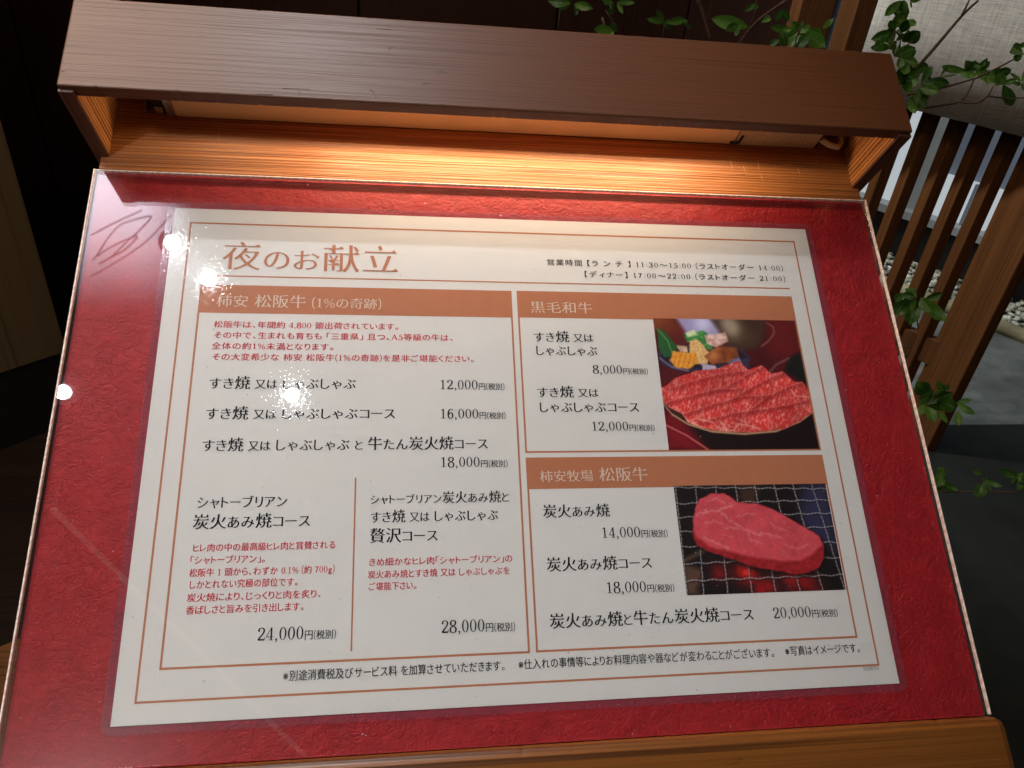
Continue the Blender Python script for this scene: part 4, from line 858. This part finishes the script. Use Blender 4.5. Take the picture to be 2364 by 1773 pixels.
def leaf(base, tip, w, seed):
    base = Vector(base); tip = Vector(tip); rr = random.Random(seed)
    ax = tip-base; L = ax.length; d = ax.normalized(); view = (cam.matrix_world.translation-base).normalized()
    sd = d.cross(view).normalized(); sd = (sd*math.cos(rr.uniform(-.5, .5)) + view*rr.uniform(-.45, .45)).normalized(); up = sd.cross(d).normalized()
    V = []; F = []; st = [0, .12, .3, .5, .7, .87, 1.0]; wd = [.04, .42, .82, 1.0, .9, .52, .02]; curl = rr.uniform(-.30, .22); fold = rr.uniform(.10, .55)
    for t, ww in zip(st, wd):
        c_ = base + ax*t + up*(curl*L*math.sin(t*PI*.8)) ; h = ww*w*L*.5
        wv = .06*L*math.sin(t*9+seed)
        for q, k in ((-1, 1), (-.5, .45), (0, 0), (.5, .45), (1, 1)):
            V.append(tuple(shrub_inv @ (c_ + sd*(h*q) + up*(abs(q)*h*fold+ (wv*abs(q)*.35)))))
    for i in range(len(st)-1):
        for k in range(4): a = i*5+k; F.append((a, a+1, a+6, a+5))
    o = mesh_obj('leaf', V, F, M_leaf, shrub, True); a = o.data.color_attributes.new('rib', 'FLOAT_COLOR', 'POINT')
    for i in range(len(V)): q = 1.0 if i % 5 == 2 else 0.0; a.data[i].color = (q, q, q, 1)
    return o
LV = [ # (base, tip, width ratio)
((0.6049,0.7425,1.216), (0.5931,0.7494,1.194), .5),
((0.6169,0.7526,1.215), (0.6217,0.7531,1.203), .6),
((0.6395,0.7701,1.201), (0.6197,0.7587,1.181), .6),
((0.6046,0.7109,1.197), (0.6088,0.7223,1.178), .6),
((0.608,0.7397,1.18), (0.595,0.7362,1.191), .7),
((0.6495,0.8085,1.169), (0.624,0.8191,1.153), .5),
((0.643,0.791,1.169), (0.6342,0.7929,1.153), .6),
((0.6214,0.7765,1.157), (0.6043,0.769,1.148), .8),
((0.6298,0.7704,1.151), (0.6126,0.7973,1.143), .4),
((0.6292,0.7593,1.169), (0.6427,0.7617,1.17), .5),
((0.6484,0.7651,1.161), (0.6509,0.7445,1.179), .7),
((0.6429,0.7828,1.186), (0.6547,0.779,1.177), .7),
((0.6186,0.7327,1.147), (0.6282,0.7066,1.164), .55),
((0.656,0.7814,1.136), (0.6786,0.7648,1.132), .5),
((0.6676,0.7522,1.123), (0.6897,0.7574,1.133), .6),
((0.651,0.7637,1.127), (0.6771,0.7651,1.122), .6),
((0.6426,0.7245,1.121), (0.6623,0.7275,1.128), .6),
((0.6619,0.718,1.116), (0.6993,0.7132,1.118), .4),
((0.6887,0.7567,1.107), (0.6875,0.7409,1.122), .6),
((0.6421,0.6899,1.116), (0.6583,0.6652,1.117), .5),
((0.6942,0.7612,1.093), (0.705,0.7497,1.086), .6),
((0.6684,0.7336,1.095), (0.6797,0.7136,1.084), .8),
((0.6578,0.7247,1.094), (0.6628,0.711,1.076), .6),
((0.6423,0.7172,1.107), (0.6551,0.715,1.121), .6),
((0.648,0.7464,1.121), (0.6691,0.7486,1.104), .6),
((0.7223,0.7114,1.137), (0.7042,0.7456,1.137), .3),
((0.7393,0.7222,1.134), (0.7339,0.7503,1.129), .5),
((0.7264,0.708,1.141), (0.7066,0.7069,1.153), .6),
((0.743,0.7212,1.137), (0.7638,0.7303,1.149), .4),
((0.7446,0.7257,1.133), (0.7696,0.7089,1.133), .5),
((0.7494,0.6955,1.135), (0.7575,0.6762,1.148), .55),
((0.7677,0.6963,1.133), (0.7637,0.7011,1.122), .7),
((0.7173,0.6607,1.143), (0.7075,0.6451,1.136), .6),
((0.7711,0.6961,1.126), (0.7978,0.6951,1.099), .42),
((0.7287,0.6306,1.178), (0.7254,0.6491,1.181), .7),
((0.7492,0.6585,1.172), (0.7338,0.6521,1.168), .6),
((0.7416,0.6494,1.183), (0.7393,0.6653,1.183), .6),
((0.7386,0.7251,1.133), (0.7283,0.7087,1.126), .7),
((0.6367,0.7721,1.214), (0.6387,0.7487,1.218), .3),
((0.7797,0.6715,1.136), (0.7611,0.6792,1.145), .18),
((0.6454,0.7934,1.155), (0.6635,0.8028,1.143), .35),
((0.763,0.6555,1.137), (0.7655,0.6784,1.132), .2),
((0.6716,0.6956,1.13), (0.6769,0.6721,1.138), .12),
((0.6355,0.7626,1.154), (0.6307,0.7417,1.147), .7),
((0.6192,0.7192,1.147), (0.618,0.7129,1.134), .7),
((0.6517,0.7503,1.135), (0.6436,0.7369,1.125), .7),
((0.6277,0.6887,1.123), (0.6299,0.7012,1.108), .7),
((0.6598,0.701,1.11), (0.6749,0.7101,1.097), .5),
((0.7924,0.6866,1.132), (0.7927,0.678,1.123), .4),
((0.7193,0.6855,1.148), (0.7101,0.693,1.152), .6),
((0.7485,0.6874,1.142), (0.7611,0.6801,1.129), .7),
((0.7164,0.6232,0.824), (0.7035,0.6385,0.8206), .7),
((0.7401,0.6497,0.8103), (0.7259,0.6646,0.8175), .7),
((0.7107,0.6106,0.8256), (0.699,0.6201,0.8025), .7),
((0.7041,0.5961,0.8382), (0.7114,0.5723,0.8257), .7),
((0.7509,0.6452,0.8078), (0.7803,0.6123,0.7905), .45),
((0.7165,0.6169,0.8148), (0.7,0.5908,0.7938), .6),
((0.7004,0.6169,0.8245), (0.6889,0.6144,0.7953), .7),
((0.6722,0.5949,0.8454), (0.6663,0.5978,0.8291), .7),
((0.7392,0.5407,0.7028), (0.7157,0.5475,0.7196), .9),
((0.7502,0.5328,0.7057), (0.738,0.5291,0.6892), .7),
((0.7579,0.537,0.7109), (0.748,0.5444,0.7219), .6),
((0.7612,0.5354,0.7066), (0.7698,0.5457,0.713), .6),
((0.7135,0.4892,0.7286), (0.7199,0.4726,0.7506), .6),
((0.7516,0.5306,0.6937), (0.7847,0.5212,0.6853), .65),
((0.7465,0.4879,0.7204), (0.7634,0.465,0.7162), .4),
((0.7681,0.5021,0.6953), (0.7641,0.4844,0.6814), .55),
((0.72,0.5121,0.6961), (0.7261,0.4858,0.6832), .5),
((0.7313,0.5025,0.6951), (0.7455,0.4868,0.6837), .4),
((0.7149,0.5116,0.7019), (0.7071,0.5009,0.6881), .7),
((0.7507,0.5441,0.6922), (0.7267,0.5354,0.6902), .8),
((0.7406,0.4473,0.5995), (0.7695,0.431,0.5976), .45),
((0.7302,0.4361,0.624), (0.7164,0.4208,0.6122), .7),
((0.8018,0.4409,0.62), (0.7873,0.4452,0.6265), .5),
((0.7642,0.3995,0.6458), (0.7799,0.3804,0.6501), .3),
((0.7962,0.4267,0.6168), (0.7804,0.4073,0.6074), .7),
((0.8051,0.3894,0.6607), (0.7858,0.4016,0.6614), .6),
((0.8453,0.4178,0.6436), (0.8354,0.4125,0.6287), .8),
((0.8438,0.4091,0.6259), (0.8299,0.3986,0.6243), .6),
((0.7356,0.4428,0.6321), (0.7307,0.4399,0.612), .6),
((0.5483,1.099,1.116), (0.4843,1.123,1.123), .35),
((0.482,0.9847,1.136), (0.4576,0.9769,1.127), .5),
((0.5924,1.002,1.128), (0.5482,1.01,1.133), .3),
((0.6189,1.05,1.122), (0.5967,1.073,1.107), .45),
((0.5682,0.9372,1.137), (0.5753,0.9255,1.151), .6),
((0.6309,1.044,1.123), (0.6685,1.028,1.104), .55),
((0.623,1.047,1.117), (0.6095,1.043,1.096), .6),
((0.5773,0.9203,1.137), (0.5613,0.9162,1.118), .7),
((0.6218,1.046,1.126), (0.5994,1.049,1.137), .4),
((0.6134,0.9516,1.144), (0.6234,0.9452,1.161), .5),
((0.5607,0.9904,1.117), (0.5468,0.9901,1.104), .6),
((0.4087,1.156,1.105), (0.3733,1.153,1.109), .35),
((0.3573,0.9821,1.131), (0.3921,0.9906,1.137), .35),
((0.4048,1.149,1.105), (0.4268,1.161,1.097), .4),
((0.2189,1.107,1.133), (0.1813,1.132,1.131), .4),
((0.2449,1.201,1.119), (0.2788,1.182,1.116), .4),
((0.3065,1.152,1.132), (0.2887,1.171,1.132), .5),
((0.3092,1.135,1.136), (0.3393,1.127,1.139), .35),
((0.2899,1.056,1.101), (0.2554,1.058,1.101), .5),
((0.2883,1.044,1.103), (0.2812,1.03,1.117), .6),
((0.5278,1.049,1.161), (0.5116,1.044,1.148), .5),
((0.5734,1.074,1.138), (0.5527,1.062,1.129), .5),
((0.5969,1.086,1.15), (0.6156,1.083,1.133), .5),
((0.6465,1.063,1.125), (0.6732,1.066,1.116), .6),
((0.6532,1.052,1.111), (0.6514,1.054,1.096), .6),
((0.5282,0.9193,1.143), (0.5422,0.9187,1.118), .5),
((0.2224,1.052,1.134), (0.2186,1.043,1.124), .4),
((0.2961,1.138,1.132), (0.3009,1.136,1.123), .4),
((0.4103,1.051,1.122), (0.4263,1.062,1.114), .3),
]
for k, (a, b, w) in enumerate(LV): leaf(a, b, w, k)
for k, (a, b, w) in enumerate(LV):           # companions in each whorl, a little behind and turned
    for rep_ in range(2 if k < 50 else 1):
        if random.random() < .25: continue
        A, B = Vector(a), Vector(b); ax = B-A; back = (A-cam.matrix_world.translation).normalized()
        rot = Matrix.Rotation(random.choice((-1, 1))*random.uniform(.6, 1.5), 3, back); c0 = A+back*random.uniform(.01, .05)
        leaf(c0, c0+rot @ ax*random.uniform(.45, .85)+back*random.uniform(-.014, .02), min(.75, w*random.uniform(.8, 1.2)), k+500+rep_*300)
TW = [
([(0.6734,0.7616,1.123), (0.6953,0.761,1.163), (0.7148,0.76,1.201), (0.7301,0.7588,1.222)], 0.0028),
([(0.7079,0.7502,1.202), (0.714,0.7554,1.222)], 0.002),
([(0.6553,0.7316,1.096), (0.6918,0.7173,1.111), (0.7145,0.7104,1.121), (0.7364,0.7037,1.132)], 0.0022),
([(0.7257,0.6895,1.135), (0.7492,0.6826,1.154), (0.7696,0.6769,1.172)], 0.0016),
([(0.6894,0.7295,1.08), (0.7116,0.7228,1.087), (0.7312,0.7177,1.094), (0.7414,0.7206,1.108), (0.7474,0.727,1.125)], 0.0018),
([(0.7241,0.7082,1.096), (0.7455,0.7,1.098), (0.7581,0.7001,1.108), (0.7648,0.7052,1.121)], 0.0016),
([(0.7509,0.6907,1.11), (0.7733,0.6809,1.111), (0.7947,0.672,1.115)], 0.0014),
([(0.6199,0.7403,1.147), (0.6312,0.7419,1.156), (0.643,0.7431,1.167)], 0.0014),
([(0.6143,0.7484,1.177), (0.6252,0.7477,1.169), (0.6307,0.7489,1.154)], 0.0012),
([(0.6196,0.7532,1.152), (0.6232,0.7606,1.168), (0.6255,0.7673,1.175), (0.6317,0.7728,1.193), (0.6329,0.7815,1.213)], 0.0014),
([(0.7533,0.4518,0.576), (0.8024,0.4286,0.5958), (0.8524,0.4026,0.6184)], 0.0014),
([(0.7187,0.6261,0.8225), (0.7279,0.6034,0.7792)], 0.0014),
([(0.559,0.9949,1.177), (0.5233,1.013,1.138), (0.5034,1.022,1.1)], 0.0022),
([(0.4414,1.095,1.157), (0.4575,1.092,1.13), (0.4782,1.084,1.089)], 0.0035),
([(0.3013,1.183,1.115), (0.3339,1.175,1.077)], 0.0014),
([(0.2191,1.201,1.117), (0.2186,1.2,1.074)], 0.0014),
([(0.4076,1.152,1.105), (0.4093,1.154,1.08)], 0.0012),
([(0.7468,0.5343,0.7101), (0.7441,0.5305,0.6882), (0.7347,0.5354,0.6708)], 0.0016),
([(0.8033,0.44,0.6208), (0.8046,0.4274,0.5972)], 0.001),
([(0.5146,1.014,1.172), (0.5182,1.016,1.15), (0.5154,1.021,1.127)], 0.0012),
([(0.5839,0.9771,1.132), (0.5863,0.9779,1.103)], 0.0014),
]
for P, r in TW:
    tube('twig', [shrub_inv @ Vector(p) for p in smoothpath(P, 4)], [r*(1-.45*k/max(1, 4*(len(P)-1))) for k in range(4*(len(P)-1)+1)], M_twig, shrub, 6)
trunk_top = Vector((0.6518,0.7526,0.7418))
for (a, m, b, r) in (((1.12, 1.12, 0), (1.08, 1.06, .4), tuple(trunk_top), .009), (tuple(trunk_top), (0.6436,0.7833,0.9467), (0.6478,0.735,1.088), .0045), (tuple(trunk_top), (0.5043,0.9099,0.9258), (0.4611,1.019,1.064), .0045), (tuple(trunk_top), (0.6746,0.6744,0.7023), (0.71,0.5835,0.759), .003), ((1.08, 1.06, .4), (0.7402,0.633,0.5496), (0.7887,0.4967,0.5348), .003), (tuple(trunk_top), (0.3882,1.118,0.9183), (0.3008,1.202,1.1), .004)):
    P = smoothpath([a, m, b], 6); tube('stem', [shrub_inv @ Vector(p) for p in P], [r*(1-.4*k/12) for k in range(13)], M_twig, shrub, 7)
